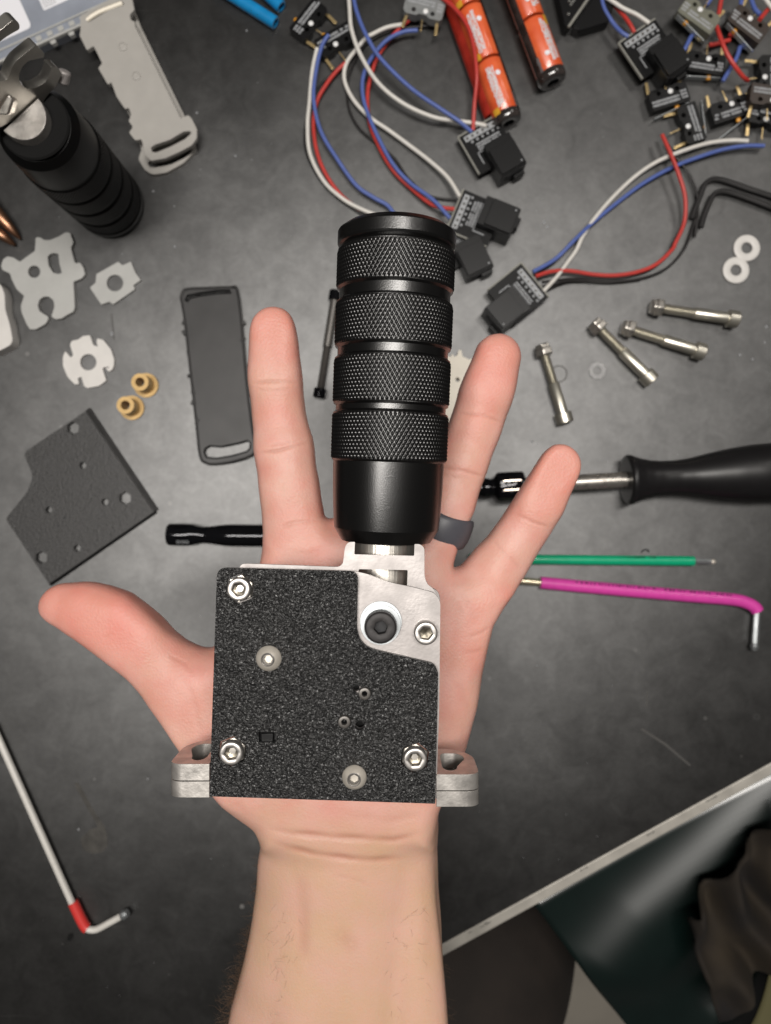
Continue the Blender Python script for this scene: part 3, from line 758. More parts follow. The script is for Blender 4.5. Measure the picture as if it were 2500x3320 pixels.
# swinging handle bracket below, with the notch and the window that show the shaft
px_br = [(775, 1842), (785, 1829), (800, 1827), (1098, 1838), (1112, 1828), (1119, 1772), (1130, 1757), (1151, 1757), (1149, 1797), (1343, 1802), (1344, 1764), (1362, 1764), (1376, 1776), (1376, 1868), (1384, 1893), (1405, 1908), (1418, 1930), (1410, 1980), (790, 1965)]
br_h = [rounded(TP([(1163, 1845), (1322, 1848), (1320, 1900), (1162, 1893)], ZP - 4.6), 0.4, 2)]
MB().prism(rounded(TP(px_br, ZP - 4.6), [1.2, 1, 1, 2.5, 2.5, 2, 1, 0.3, 0.4, 0.4, 0.3, 1, 1.2, 2.5, 2, 2, 1, 1, 1], 4), ZP - 6.2, ZP - 4.3, br_h).build('handle_bracket', M['alu'], dev, bevel=0.22, origin=dev_o)
# hooked bit of the plate behind
MB().prism(rounded(TP([(1372, 1880), (1395, 1902), (1420, 1915), (1428, 1945), (1400, 1990), (1360, 1960)], ZP - 8.6), 1.2, 4), ZP - 9.2, ZP - 7.2).build('spacer_plate', M['alu'], dev, bevel=0.2, origin=dev_o)
# rear plate on the palm
MB().prism(rounded(TP([(735, 1870), (1395, 1890), (1395, 2590), (715, 2560)], ZP - 22), 2.5, 4), 160.75, 162.6).build('rear_plate', M['alu'], dev, bevel=0.3, origin=dev_o)
# box of dark workings between the plates (seen only through the small openings)
MB().prism(TP([(800, 1990), (1320, 2000), (1310, 2560), (780, 2540)], ZP - 20), 163.0, ZP - 9).build('switch_block', M['abs'], dev, bevel=0.5, origin=dev_o)
c = T(868, 2392, ZP - 1.5)
MB().box((c.x, c.y, ZP - 4.5), (9.0, 7.0, 3.0)).build('inner_block', M['abs'], dev, origin=dev_o)
MB().box((c.x - 0.2, c.y, ZP - 2.4), (4.2, 3.0, 1.8)).build('rectangular_plug', M['abs'], dev, bevel=0.3, origin=dev_o)

def cap_screw(px, py, R, z0, z1, m, hexr, parent, name='socket_screw', depth=2.6, soc=None, pan=False, rot=0.3):
    c = T(px, py, z1)
    mb = MB()
    hexp = hexpts((0, 0), hexr, rot); X = Matrix.Translation((c.x, c.y, 0))
    if not pan:
        mb.hex_ring(R, hexr, z0, z1, R * 0.13, rot=rot, X=X)
        ob = mb.build(name, m, parent, origin=dev_o, sharp=40)
    else:
        prof = []
        for i in range(9):
            t = i / 8 * math.radians(78); prof.append((R * math.cos(t) if i else R, z0 + (z1 - z0) * math.sin(t) / math.sin(math.radians(78))))
        seg = 42; vs = []; fs = []
        Rs = R * 1.42; zz = lambda r_: math.sqrt(Rs * Rs - r_ * r_)
        prof = [(R, z0 - 0.3), (R, z0 + 0.1)] + [(r_, z0 + 0.15 + (z1 - z0 - 0.15) * (zz(r_) - zz(R)) / (zz(hexr * 1.28) - zz(R))) for r_ in [R - (R - hexr * 1.28) * i / 8 for i in range(1, 9)]] + [(hexr * 1.12, z1 - 0.2), (hexr * 1.02, z1 - depth)]
        mb.lathe(prof, seg, X=X, close=True)
        ob = mb.build(name, m, parent, origin=dev_o, sharp=50)
    s2 = MB()
    s2.lathe([(hexr * 0.99, z1 - depth), (hexr * 0.95, z1 - depth + 0.02), (hexr * 0.55, z1 - depth - 0.25), (0.05, z1 - depth - 0.8)], 6 if not pan else 24, X=X @ Matrix.Rotation(rot, 4, 'Z'), close=False)
    if pan: s2.prism(circle(0, 0, hexr * 1.0, 24), z1 - depth, z1 - 0.55, [hexpts((0, 0), hexr * 0.86, rot)], X=X)
    s2.build('hex_recess', soc or M['socket'], ob, origin=dev_o, sharp=20)  # recess material darker than the head, shade put into its colour
    if pan:
        ring = [X @ Vector((hexr * 1.2 * math.cos(t), hexr * 1.2 * math.sin(t), z1 - 0.08)) for t in [2 * math.pi * i / 28 for i in range(29)]]
        MB().tube(ring, 0.2, seg=6, smooth=1, cap=False).build('socket_highlight', M['screw'], ob, origin=dev_o)  # bright ring added to draw the highlight around the socket
    return ob
for i, (px, py) in enumerate(SC):
    cap_screw(px, py, 3.9, ZP - 3, ZP + 2.4, M['screw'], 2.35, dev, rot=0.2 + i)
    c = T(px, py, ZP + 2.4)
    MB().prism(hexpts(c, 4.7, math.radians(22)), 162.6, ZP - 0.5).build('hex_standoff', M['steel'], dev, bevel=0.35, origin=dev_o)
cap_screw(1381, 2054, 3.85, ZP - 2, ZP + 2.2, M['screw'], 2.3, dev, rot=0.9)
cap_screw(868, 2139, 4.25, ZP, ZP + 2.3, M['screw_dull'], 1.75, dev, name='button_head_screw', depth=1.8, pan=True, rot=0.1, soc=M['small_bolt'])
cap_screw(1148, 2528, 4.1, ZP, ZP + 2.3, M['screw_dull'], 1.75, dev, name='button_head_screw', depth=1.8, pan=True, rot=0.5, soc=M['small_bolt'])
cap_screw(1182, 2250, 2.05, ZP - 1, ZP + 1.9, M['small_bolt'], 0.95, dev, name='small_black_screw', depth=1.4, soc=M['abs'])
cap_screw(1116, 2342, 2.1, ZP - 1, ZP + 1.9, M['small_bolt'], 1.0, dev, name='small_black_screw', depth=1.4, soc=M['abs'], rot=0.8)
# pivot bolt with knurled rim on a zinc washer
c = T(1234, 2025, ZP - 1)
MB().prism(circle(c.x, c.y, 6.7, 48), ZP - 2.0, ZP - 0.5, [circle(c.x, c.y, 4.2, 24)]).build('washer', M['zinc'], dev, bevel=0.25, origin=dev_o)
c = T(1235, 2020, ZP - 1.4)
MB().prism(circle(c.x, c.y + 0.3, 7.0, 48), ZP - 2.0, ZP - 1.2, [circle(c.x, c.y, 4.2, 24)]).build('washer', M['zinc'], dev, bevel=0.2, origin=dev_o)
c = T(1234, 2036, ZP + 5.5)
ou = []
for i in range(144):
    r_ = 5.25 + (0.12 if i % 2 else -0.06); t = 2 * math.pi * i / 144; ou.append((c.x + r_ * math.cos(t), c.y + r_ * math.sin(t)))
bo = MB().prism(ou, ZP - 0.5, ZP + 4.6, [hexpts(c, 2.3, 0.2)]).build('pivot_bolt', M['blackbolt'], dev, origin=dev_o, sharp=60)
MB().hex_ring(5.1, 2.3, ZP + 4.55, ZP + 5.3, 0.6, rot=0.2, X=Matrix.Translation((c.x, c.y, 0))).build('bolt_face', M['blackbolt'], bo, origin=dev_o, sharp=40)
MB().prism(circle(c.x, c.y, 2.5, 12), ZP + 0.2, ZP + 1.0).build('hex_recess', M['ink'], bo, origin=dev_o)  # black floor stands for the shade deep in the recess

# bent mounting lugs on either side: two cast plates each, standing down into the hand
def lug(side_, x_in_px, x_out_px, y_px, sx, name='mounting_lug'):
    z_top = ZP - 1.0
    for k, (ya, yb) in enumerate(y_px):
        p_in = T(x_in_px, ya, z_top); p_out = T(x_out_px, ya, z_top); w_ = abs(p_out.x - p_in.x)
        y1 = p_in.y; y0 = T(x_in_px, yb, z_top).y
        h = 27.0
        prof = []
        # (u outward, w downward)
        def arc(cx, cy, rx1, ry1, a0, a1, n=8): return [(cx + rx1 * math.cos(math.radians(a0 + (a1 - a0) * i / n)), cy + ry1 * math.sin(math.radians(a0 + (a1 - a0) * i / n))) for i in range(n + 1)]
        prof += [(-0.5, 0)] + arc(w_ - 3.4, 3.4, 3.4 + 0.9, 3.4, -90, 0, 6) + arc(w_ - 11, h - 12, 11.9, 12, 0, 90, 8) + [(-0.5, h)]
        hole = arc(4.6, 8.0, 2.6, 4.2, 180, 360, 8) + arc(w_ - 6.2, h - 11.5, 3.6, 6.0, 0, 90, 6) + arc(3.8, h - 9.5, 1.8, 4.0, 90, 180, 5)
        hole = [(u, v) for u, v in hole]
        # build in (u, w) then stand it up: x = x_in + s*u, y = thickness, z = z_top - w
        X = Matrix(((side_, 0, 0, p_in.x), (0, 0, 1, 0), (0, -1, 0, z_top), (0, 0, 0, 1)))
        mb = MB().prism(prof, y0, y1, [hole], X=X)
        mb.build(name, M['alu_lug'], dev, bevel=0.55, origin=dev_o)
lug(-1, 674, 556, ((2477, 2531), (2534, 2586)), -1)
lug(1, 1420, 1547, ((2511, 2563), (2566, 2616)), 1)

# ---------------------------------------------------------------- handle
PN = 88
def handle_parts(parent, frame, lo=False):
    """frame: 4x4 (mm) with local z along the handle from its steel end to its cap"""
    band = [(29.0, 44.9), (48.8, 63.9), (68.7, 83.3), (88.8, 101.4)]
    R = 20.95
    prof = [(6.0, 0.0), (15.6, 0.0), (16.1, 0.15), (18.5, 4.1), (18.8, 4.7), (19.1, 8.0), (19.6, 17), (19.9, 28.3), (20.3, 28.7), (20.5, 29.0)]
    for i, (a, b3) in enumerate(band):
        prof += [(R - 0.62, a + 0.15), (R - 0.62, b3 - 0.15)]
        n_ = band[i + 1][0] if i < 3 else 103.6
        prof += [(R - 0.45, b3 + 0.35), (R - 1.3, b3 + 1.05), (R - 1.35, b3 + 1.1), (R - 1.35, n_ - 1.1), (R - 1.3, n_ - 1.05), (R - 0.45, n_ - 0.35)]
    prof += [(R - 0.25, 103.7), (R - 0.15, 103.9), (R - 0.15, 107.8), (R - 0.35, 108.2), (18.3, 109.9), (18.0, 110.1), (16.8, 110.1), (16.5, 109.8), (2.0, 109.6)]
    parts = []
    mb = MB().lathe(prof, 160); parts.append(mb.build('grip_body', M['anod'], parent, sharp=19))
    for a, b3 in band:
        na = PN * 8; dz = 0.325; nr = int(round((b3 - a) / dz)) + 1
        th = np.arange(na) * 2 * np.pi / na; sz = np.linspace(a, b3, nr)
        TH, SZ = np.meshgrid(th, sz)
        u = TH * PN / (2 * np.pi) + SZ / 2.6; v = TH * PN / (2 * np.pi) - SZ / 2.6
        g = lambda t: np.abs(t - np.round(t)) * 2
        f = lambda t: np.clip((g(t) - 0.16) / 0.62, 0, 1)
        Hh = np.minimum(f(u), f(v)) * 0.44
        edge = np.clip(np.minimum(SZ - a, b3 - SZ) / 0.5, 0, 1)
        Rr = R - 0.55 + Hh * edge
        co = np.stack([Rr * np.cos(TH), Rr * np.sin(TH), SZ], -1).reshape(-1, 3)
        i = np.arange(nr - 1)[:, None] * na; j = np.arange(na)[None, :]; j2 = (j + 1) % na
        q = np.stack([i + j, i + j2, i + na + j2, i + na + j], -1).reshape(-1, 4)
        me = bpy.data.meshes.new('knurled_band')
        me.vertices.add(len(co)); me.vertices.foreach_set('co', (co * MM).astype(np.float32).ravel())
        me.loops.add(len(q) * 4); me.loops.foreach_set('vertex_index', q.astype(np.int32).ravel())
        me.polygons.add(len(q)); me.polygons.foreach_set('loop_start', np.arange(0, len(q) * 4, 4, dtype=np.int32))
        me.update(calc_edges=True); me.materials.append(M['knurl'])
        ob = bpy.data.objects.new('knurled_band', me); C.objects.link(ob); ob.parent = parent; parts.append(ob)
    mb = MB().lathe([(9, -21), (14.2, -21), (14.2, 0.3), (9, 0.3)], 48); parts.append(mb.build('steel_shaft', M['steel_brushed'], parent, bevel=0.4))
    return parts
ha = T(1251, 1753, 183); hb_ = T(1288, 752, 190)
fr = axis_frame(ha, hb_)
parts = handle_parts(dev, None)
loc_fr = Matrix.Translation((fr.translation - dev_o) * MM) @ fr.to_3x3().to_4x4()
for p_ in parts: p_.matrix_local = loc_fr

# ================================================================ second lever, standing on its cap at the upper left
c0 = Vector((-167.4, 187.0, 0)); c1 = Vector((-160.0, 176.5, 112.6))
lev = thing('joystick_lever', 'black ribbed lever standing upright beside the grey bracket, its dark steel plate on top', 'joystick', c0)
fr2 = axis_frame(c1, c0 + (c0 - c1) * 0.0)
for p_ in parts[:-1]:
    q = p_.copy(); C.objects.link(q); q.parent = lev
    q.material_slots[0].link = 'OBJECT'; q.material_slots[0].material = M['anod_dimmed']
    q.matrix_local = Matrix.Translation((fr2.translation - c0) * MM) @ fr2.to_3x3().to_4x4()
# flat-sided steel boss and the upright cam plate
uax = (c1 - c0).normalized()
bz = c1 + uax * 1.0
M['cam_steel'] = mat('bright_cut_plate', srgb(214, 210, 202), 0.33, 1.0, noise=0.1, nscale=120)
nrm = Vector((0.68, -0.73, 0.0)).normalized(); pd0 = T(75, 395, 114)
def on_plate(px, py, off=0.0):
    d = Vector(((px - 1250) * K, (1660 - py) * K, -1.0)); o = Vector((0, 0, D))
    t = ((pd0 + nrm * off) - o).dot(nrm) / d.dot(nrm)
    return o + d * t
du = Vector((0.73, 0.68, 0)).normalized(); dw = Vector((0, 0, 1))
def to_uv(p): q = p - pd0; return (q.dot(du), q.dot(dw))
Xp = Matrix(((du.x, dw.x, nrm.x, pd0.x), (du.y, dw.y, nrm.y, pd0.y), (du.z, dw.z, nrm.z, pd0.z), (0, 0, 0, 1)))
cam_px = [(-70, 262), (0, 265), (23, 259), (32, 237), (40, 216), (53, 197), (68, 184), (93, 164), (117, 145), (136, 163), (144, 173), (143, 186), (127, 189), (119, 191), (93, 197), (74, 214), (62, 241), (62, 262), (72, 279), (91, 288), (119, 284), (147, 267), (159, 248), (165, 226), (165, 218), (181, 216), (191, 224), (200, 237), (195, 252), (185, 271), (176, 286), (153, 311), (142, 326), (140, 360), (106, 372), (89, 376), (64, 386), (32, 396), (-70, 450)]
MB().prism(rounded([to_uv(on_plate(*p)) for p in cam_px], 0.9, 3), -4.5, 0, X=Xp).build('cam_plate', M['cam_steel'], lev, bevel=0.5, origin=c0)
hook_px = [(-70, 150), (0, 99), (42, 65), (56, 68), (64, 80), (64, 95), (42, 107), (21, 120), (0, 135), (-70, 190)]
MB().prism(rounded([to_uv(on_plate(*p)) for p in hook_px], 0.8, 3), -4.5, 0, X=Xp).build('hook_arm', M['cam_steel'], lev, bevel=0.5, origin=c0)
# roller pin behind the right lobe
pa = on_plate(196, 262, -1.5); pb = on_plate(206, 234, -2.5)
MB().tube([pa - Vector((0, 0, 2)), pb + du * 1.0], 2.7, seg=20, smooth=1).build('roller_pin', M['alu'], lev, bevel=0.8, origin=c0)
# half-round steel boss in front of the plate and its pin
bc = T(72, 376, 118); bc.z = 114.2
MB().lathe([(8, 113.0), (8, 113.5), (15.5, 113.5), (16.2, 112.6), (15, 112.6)], 40, X=Matrix.Translation(Vector((c1.x, c1.y, 0.3)))).build('added_glare_mask', M['matte_black'], lev, origin=c0)  # added matte ring, masks the lamp's reflection on the grip end
hd = [(-10.6, 0), (10.6, 0)] + [(10.6 * math.cos(math.radians(a)), -12.0 * math.sin(math.radians(a))) for a in range(12, 180, 12)]
Xb = Matrix(((du.x, -nrm.x, 0, bc.x), (du.y, -nrm.y, 0, bc.y), (0, 0, 1, bc.z), (0, 0, 0, 1)))
MB().prism(hd, -4, 5.0, X=Xb).build('steel_boss', M['alu_lug'], lev, bevel=0.6, origin=c0)
pn = T(4, 325, 128)
MB().prism(circle(0, 0, 6.5, 6), -3, 3, X=Matrix.Translation(pn) @ Matrix.Rotation(0.5, 4, 'X')).build('nut', M['steel'], lev, bevel=0.9, origin=c0)

# ================================================================ flat parts on the bench, left
def flat_part(name, label, cat, pts, z0, z1, m, holes=(), rnd=1.0, bevel=0.35, group=None, sc=None, sharp=35):
    """pts in photo pixels; a single-mesh thing"""
    f = sc if sc else (lambda p: p)
    P_ = TP([f(p) for p in pts], z1); Hs = [TP([f(p) for p in h], z1) for h in holes]
    P_ = rounded(P_, rnd, 4)
    cx = sum(p[0] for p in P_) / len(P_); cy = sum(p[1] for p in P_) / len(P_)
    ob = MB().prism(P_, z0, z1, Hs).build(name, m, None, bevel=bevel, origin=(cx, cy, z0), sharp=sharp)
    tag(ob, label, cat, group)
    return ob
s4 = lambda p: (p[0] / 1.851, 700 + p[1] / 1.851)
P1 = [(215, 130), (240, 128), (265, 145), (300, 145), (350, 125), (395, 98), (420, 102), (440, 160), (425, 190), (437, 240), (450, 285), (480, 280), (500, 310), (510, 350), (490, 375), (440, 395), (445, 480), (448, 550), (440, 575), (405, 592), (370, 615), (335, 620), (308, 604), (318, 575), (328, 540), (320, 505), (295, 485), (265, 483), (238, 500), (226, 535), (235, 570), (265, 590), (290, 605), (288, 625), (270, 650), (215, 680), (180, 680), (160, 650), (130, 580), (125, 540), (145, 480), (100, 440), (70, 380), (60, 345), (15, 325), (6, 300), (20, 260), (45, 243), (80, 250), (120, 275), (160, 245), (210, 210)]
flat_part('cam_disc', 'grey plastic plate cut like a cam with two round holes and a D-shaped hole', 'plastic plate', P1, 0.05, 3.4, M['nylon2'],
          holes=[circle(205, 335, 37, 24), [(285, 245), (300, 228), (325, 222), (350, 228), (358, 290), (372, 342), (350, 350), (318, 340), (292, 300)]], sc=s4, rnd=0.8)
P2 = [(540, 430), (575, 400), (578, 350), (710, 275), (735, 297), (785, 275), (812, 340), (845, 385), (800, 416), (810, 440), (680, 530), (655, 515), (608, 532)]
flat_part('small_plate', 'small grey plastic plate with one round hole and notched corners', 'plastic plate', P2, 0.05, 2.2, M['nylon2'], holes=[circle(690, 403, 50, 28)], sc=s4, rnd=0.5)
P3 = [(430, 750), (470, 742), (500, 720), (540, 717), (548, 740), (560, 775), (588, 785), (580, 760), (583, 735), (620, 745), (665, 800), (685, 860), (683, 900), (672, 925), (652, 935), (630, 905), (615, 915), (625, 950), (638, 988), (595, 1020), (525, 1033), (505, 1022), (488, 965), (466, 975), (475, 1008), (450, 1012), (405, 965), (378, 900), (378, 845), (392, 812), (425, 850), (440, 835), (420, 775)]
flat_part('slotted_disc', 'white round disc with a centre hole and four slots cut into its rim', 'plastic disc', P3, 0.05, 2.2, M['whitepl'], holes=[circle(530, 878, 49, 28)], sc=s4, rnd=0.6)
P4 = [(-60, 380), (-20, 395), (8, 420), (28, 470), (30, 560), (58, 650), (76, 745), (62, 775), (0, 808), (-60, 830)]
flat_part('plastic_cover', 'white plastic cover cut off by the left edge of the picture', 'plastic cover', P4, 0.1, 9, M['whitepl'], sc=s4, rnd=2.5, bevel=1.2)
P4b = [(-60, 400), (-10, 420), (34, 500), (60, 560), (66, 640), (94, 765), (85, 785), (0, 832), (-60, 850)]
flat_part('plastic_flange', 'thin white plastic flange beneath the white cover at the left edge', 'plastic flange', P4b, 0.0, 2.0, M['nylon2'], sc=s4, rnd=1.5)
# bushings
for i, (fx, fy, rr) in enumerate(((473, 1249, 7.35), (427, 1322, 7.35))):
    c = T(fx, fy, 1.5)
    t = thing('flanged_bushing', ['tan flanged bushing nearer the slotted disc, its tube upright', 'tan flanged bushing nearer the textured square plate, its tube upright'][i], 'bushing', (c.x, c.y, 0), group='tan bushings on the bench')
    MB().prism(circle(0, 0, rr, 44), 0.02, 1.6, [circle(0, 0, 2.7, 24)]).build('flange', M['bushing'], t, bevel=0.4)
    MB().prism(circle(0, 0, 5.15, 40), 1.5, 12.5, [circle(0, 0, 2.75, 24)]).build('tube', M['bushing'], t, bevel=0.45)
# dark slotted frame plate
s4f = s4
out5 = [(1085, 490), (1098, 452), (1130, 437), (1250, 432), (1380, 428), (1422, 442), (1450, 650), (1480, 1000), (1510, 1250), (1532, 1395), (1505, 1440), (1400, 1475), (1290, 1490), (1235, 1482), (1200, 1440), (1180, 1260), (1145, 950), (1108, 620)]
P_ = rounded(TP([s4(p) for p in out5], 2.4), 1.5, 4)
holes = [TP([s4(p) for p in [(1225, 1420), (1232, 1395), (1260, 1380), (1330, 1385), (1440, 1362), (1485, 1348), (1503, 1362), (1500, 1395), (1480, 1415), (1400, 1438), (1300, 1455), (1240, 1450)]], 2.4),
         TP([s4(p) for p in [(1112, 505), (1125, 478), (1200, 462), (1300, 448), (1380, 446), (1388, 462), (1300, 466), (1200, 480), (1140, 494), (1125, 515)]], 2.4)]
fo = Vector((*T(*s4((1310, 950)), 0).xy, 0))
sf = thing('slotted_plate', 'long dark plastic frame plate with a slot at each end beside the index finger', 'plastic plate', fo)
MB().prism(P_, 0.05, 2.2, holes).build('frame', M['frame_black'], sf, bevel=0.5, origin=fo)
rim = [s4(p) for p in out5]
mb = MB().tube([T(x, y, 2.5) for x, y in rim] + [T(*rim[0], 2.5)], 0.75, seg=8, smooth=3)
mb.build('rim', M['frame_black'], sf, origin=fo)
for hh in holes: MB().tube([Vector((p[0], p[1], 2.2)) for p in hh] + [Vector((hh[0][0], hh[0][1], 2.2))], 0.55, seg=6, smooth=1).build('slot_rim', M['abs'], sf, origin=fo)
mb = MB()
for x, y in ((1100, 640), (1110, 700), (1125, 820), (1135, 960), (1155, 1060), (1160, 1120), (1185, 1230), (1455, 640), (1462, 740), (1478, 890), (1500, 1060)):
    q = s4((x + random.uniform(-6, 6), y)); c = T(*q, 2.5); MB().box((c.x, c.y, 2.5), (random.uniform(1.2, 2.6), random.uniform(2, 3.6), 0.8), Matrix.Rotation(random.uniform(-.6, .6), 3, 'Z')).build('clip_tab', M['frame_black'], sf, bevel=0.3, origin=fo)
# textured square plate
out8 = [(283, 1330), (504, 1657), (160, 1893), (20, 1682), (92, 1592), (108, 1545), (78, 1468)]
sqo = Vector((*T(260, 1640, 0).xy, 0))
sq = thing('square_plate', 'dark textured square plate with hexagonal openings above the thumb', 'cover plate', sqo)
hs = []
for x, y in ((662, 385), (1130, 1015), (378, 1548)):
    c = T(x / 2.777, 1250 + y / 2.777, 3); hs.append(circle(c.x, c.y, 3.9, 6, a0=0.5))
for x, y in ((750, 720), (948, 1050), (445, 1120), (700, 1465)):
    c = T(x / 2.777, 1250 + y / 2.777, 3); hs.append(circle(c.x, c.y, 2.1, 16))
for x, y in ((585, 1190), (530, 1260)):
    c = T(x / 2.777, 1250 + y / 2.777, 3); MB().prism(circle(c.x, c.y, 0.9, 10), 3.6, 3.83).build('pin_hole_shade', M['ink'], sq, origin=sqo)  # dark disc laid on in place of a hole's shaded inside
MB().prism(rounded(TP(out8, 3.2), [1, 0.8, 0.8, 2, 3, 3, 3], 4), 0.1, 3.8, hs).build('plate', M['wrinkle2'], sq, origin=sqo)
MB().tube([T(281, 1331, 3.9), T(501, 1655, 3.9)], 0.8, seg=8, smooth=1).build('folded_edge', M['frame_black'], sq, origin=sqo)
MB().tube([T(287, 1326, 1.2), T(508, 1655, 1.2)], 1.15, seg=8, smooth=1).build('folded_edge', M['frame_black'], sq, origin=sqo)
MB().tube([T(505, 1659, 1.2), T(163, 1895, 1.2)], 1.0, seg=8, smooth=1).build('side_edge', M['abs'], sq, origin=sqo)
# long grey bracket (two layers)
s1 = lambda p: (p[0] / 1.851, p[1] / 1.851)
gb = Vector((*T(*s1((800, 500)), 0).xy, 0))
g = thing('grey_bracket', 'long pale grey plastic bracket with stepped edges and slotted ends', 'plastic bracket', gb)
A = [(482, 95), (520, 75), (640, 5), (700, -30), (760, -55), (790, -20), (806, 60), (778, 88), (784, 120), (808, 130), (812, 160), (945, 430), (1085, 712), (1130, 690), (1150, 712), (1182, 775), (1180, 830), (1150, 872), (1080, 910), (990, 950), (905, 965), (870, 930), (850, 835), (812, 842), (775, 795), (798, 762), (772, 725), (790, 692), (772, 645), (752, 655), (700, 580), (668, 492), (648, 508), (590, 408), (614, 380), (562, 275), (522, 302), (478, 212), (484, 180)]
hA = [[(512, 112), (560, 70), (640, 35), (720, 5), (742, 12), (742, 32), (660, 58), (590, 98), (530, 135)],
      [(905, 885), (930, 868), (1020, 838), (1100, 790), (1140, 785), (1150, 800), (1110, 835), (1020, 882), (940, 915), (912, 912)]]
MB().prism(rounded(TP([s1(p) for p in A], 12.5), 0.9, 4), 9.5, 12.5, [rounded(TP([s1(p) for p in h], 12.5), 0.5, 2) for h in hA]).build('upper_layer', M['nylon'], g, bevel=0.6, origin=gb)
B = [(515, 150), (800, 40), (840, 150), (1110, 700), (1170, 860), (1176, 900), (1100, 980), (1000, 1035), (915, 1048), (868, 1020), (830, 955), (840, 925), (850, 900), (800, 740), (640, 440)]
hB = [[(885, 975), (900, 965), (960, 975), (1050, 945), (1130, 890), (1150, 900), (1110, 945), (1030, 985), (930, 1005), (895, 1000)]]
MB().prism(rounded(TP([s1(p) for p in B], 3.4), 1.8, 4), 0.1, 3.4, [TP([s1(p) for p in h], 3.4) for h in hB]).build('lower_layer', M['nylon'], g, bevel=0.6, origin=gb)
for x, y in ((738, 280), (818, 455)):
    c = T(*s1((x, y)), 12.5); MB().lathe([(2.6, 12.4), (2.6, 13.0), (1.9, 13.2), (1.7, 12.8), (0.5, 12.7)], 20, X=Matrix.Translation((c.x, c.y, 0))).build('rivet', M['nylon'], g, origin=gb)
for (x, y) in ((720, 420), (860, 700)):
    c = T(*s1((x, y)), 6); MB().box((c.x, c.y, 6.45), (9, 9, 6.0)).build('spacer', M['nylon'], g, bevel=0.4, origin=gb)
c = T(*s1((655, 50)), 9); MB().tube([T(*s1((520, 122)), 11), T(*s1((600, 72)), 11.4), T(*s1((735, 20)), 11)], 1.3, seg=10).build('pin', M['cream'], g, origin=gb)
# clear organiser box
bxo = Vector((*T(190, 110, 0).xy, 0))
bx = thing('organiser_box', 'clear plastic organiser box with white labels in the top left corner', 'storage box', bxo)
ang = math.atan2(T(257, 83, 9).y - T(118, 146, 9).y, T(257, 83, 9).x - T(118, 146, 9).x)
RB = Matrix.Translation(T(118, 146, 9) - Vector((0, 0, 9))) @ Matrix.Rotation(ang, 4, 'Z')   # x along the front edge, y away
def bbox_(name, m, x0, x1, y0, y1, z0, z1, bev=0.5):
    mb = MB().prism(rounded([(x0, y0), (x1, y0), (x1, y1), (x0, y1)], bev, 3), z0, z1, X=RB); return mb.build(name, m, bx, bevel=min(0.4, bev), origin=bxo)
bbox_('base', M['frosted'], -60, 62, 0.5, 120, 0.1, 6.2, 2)
bbox_('lid', M['frosted'], -60, 62, 0, 120, 6.6, 8.6, 2)
bbox_('lid_rib', M['nylon2'], -60, 62, 5.6, 6.6, 8.6, 9.2, 0.4)
bbox_('lid_rib', M['nylon2'], -60, 62, -0.6, 0.9, 7, 9.2, 0.4)
for i in range(7): bbox_('hinge_tooth', M['nylon2'], -6 + i * 7.2, -2.6 + i * 7.2, 1.6, 4.6, 8.6, 9.1, 0.4)
for x in (8, 20, 34): bbox_('latch_knob', M['nylon2'], x, x + 3.4, -2.6, 0, 5, 8, 0.8)
lb = bbox_('label', M['paper'], -60, 2, 11, 34, 8.65, 8.8, 3)
lb2 = bbox_('label', M['paper'], 12.5, 60, 17.0, 48, 8.65, 8.8, 1)
mb = MB()
for i in range(9): mb.add([RB @ Vector(p) for p in ((13.6 + i * 0.9, 18, 8.85), (13.9 + i * 0.9, 18, 8.85), (13.9 + i * 0.9, 30, 8.85), (13.6 + i * 0.9, 30, 8.85))], [(0, 1, 2, 3)])
for i in range(26): mb.add([RB @ Vector(p) for p in ((-40 + i * 1.1, 16, 8.85), (-39.75 + i * 1.1, 16, 8.85), (-39.75 + i * 1.1, 32, 8.85), (-40 + i * 1.1, 32, 8.85))], [(0, 1, 2, 3)])
mb.build('barcode_print', M['silk'], bx, origin=bxo)
bbox_('coin_cell_tray', M['silk_bright'], -12, -2, 2, 9, 6.25, 6.55, 1)
# plier tips
po = Vector((*T(10, 740, 0).xy, 0))
pl = thing('pliers', 'coppery steel plier tips poking in at the left edge', 'pliers', po)
for a_, b_, r0 in (((-90, 600), (66, 776), 5.2), ((-80, 700), (50, 796), 4.6)):
    mb = MB().tube([T(*a_, 9), T(a_[0] * 0.3 + b_[0] * 0.7, a_[1] * 0.3 + b_[1] * 0.7, 6), T(*b_, 2.2)], [r0, r0 * 0.62, 0.5], seg=14); mb.build('jaw', M['copper'], pl, origin=po)

# ================================================================ keys and tools
def hexbar(mb, pts, r, seg=6, smooth=6): return mb.tube(pts, r, seg=seg, smooth=smooth)
ko = Vector((*T(120, 2700, 0).xy, 0))
k = thing('long_hex_key', 'silver hex key with a red sleeve at its bend at the lower left', 'hex key', ko)
MB().tube([T(-70, 2250, 4), T(0, 2404, 4), T(234, 2928, 4), T(262, 2985, 4), T(276, 3006, 4), T(292, 3014, 4), T(316, 3012, 4), T(352, 2993, 4.5), T(398, 2968, 5)], 1.95, seg=8, smooth=5).build('shaft', M['w_white'], k, origin=ko)
MB().tube([T(237, 2925, 4), T(262, 2978, 4), T(276, 3003, 4), T(284, 3010, 4)], 3.1, seg=18, smooth=5).build('sleeve', M['redsleeve'], k, origin=ko)
MB().tube([T(392, 2971, 5), T(400, 2967, 5), T(414, 2958, 5.2)], [2.2, 2.9, 2.3], seg=8, smooth=2).build('ball_tip', M['zinc'], k, bevel=0.2, origin=ko)
ko = Vector((*T(2000, 1818, 0).xy, 0))
k = thing('green_hex_key', 'thin hex driver with a green sleeve lying right of the little finger', 'hex key', ko)
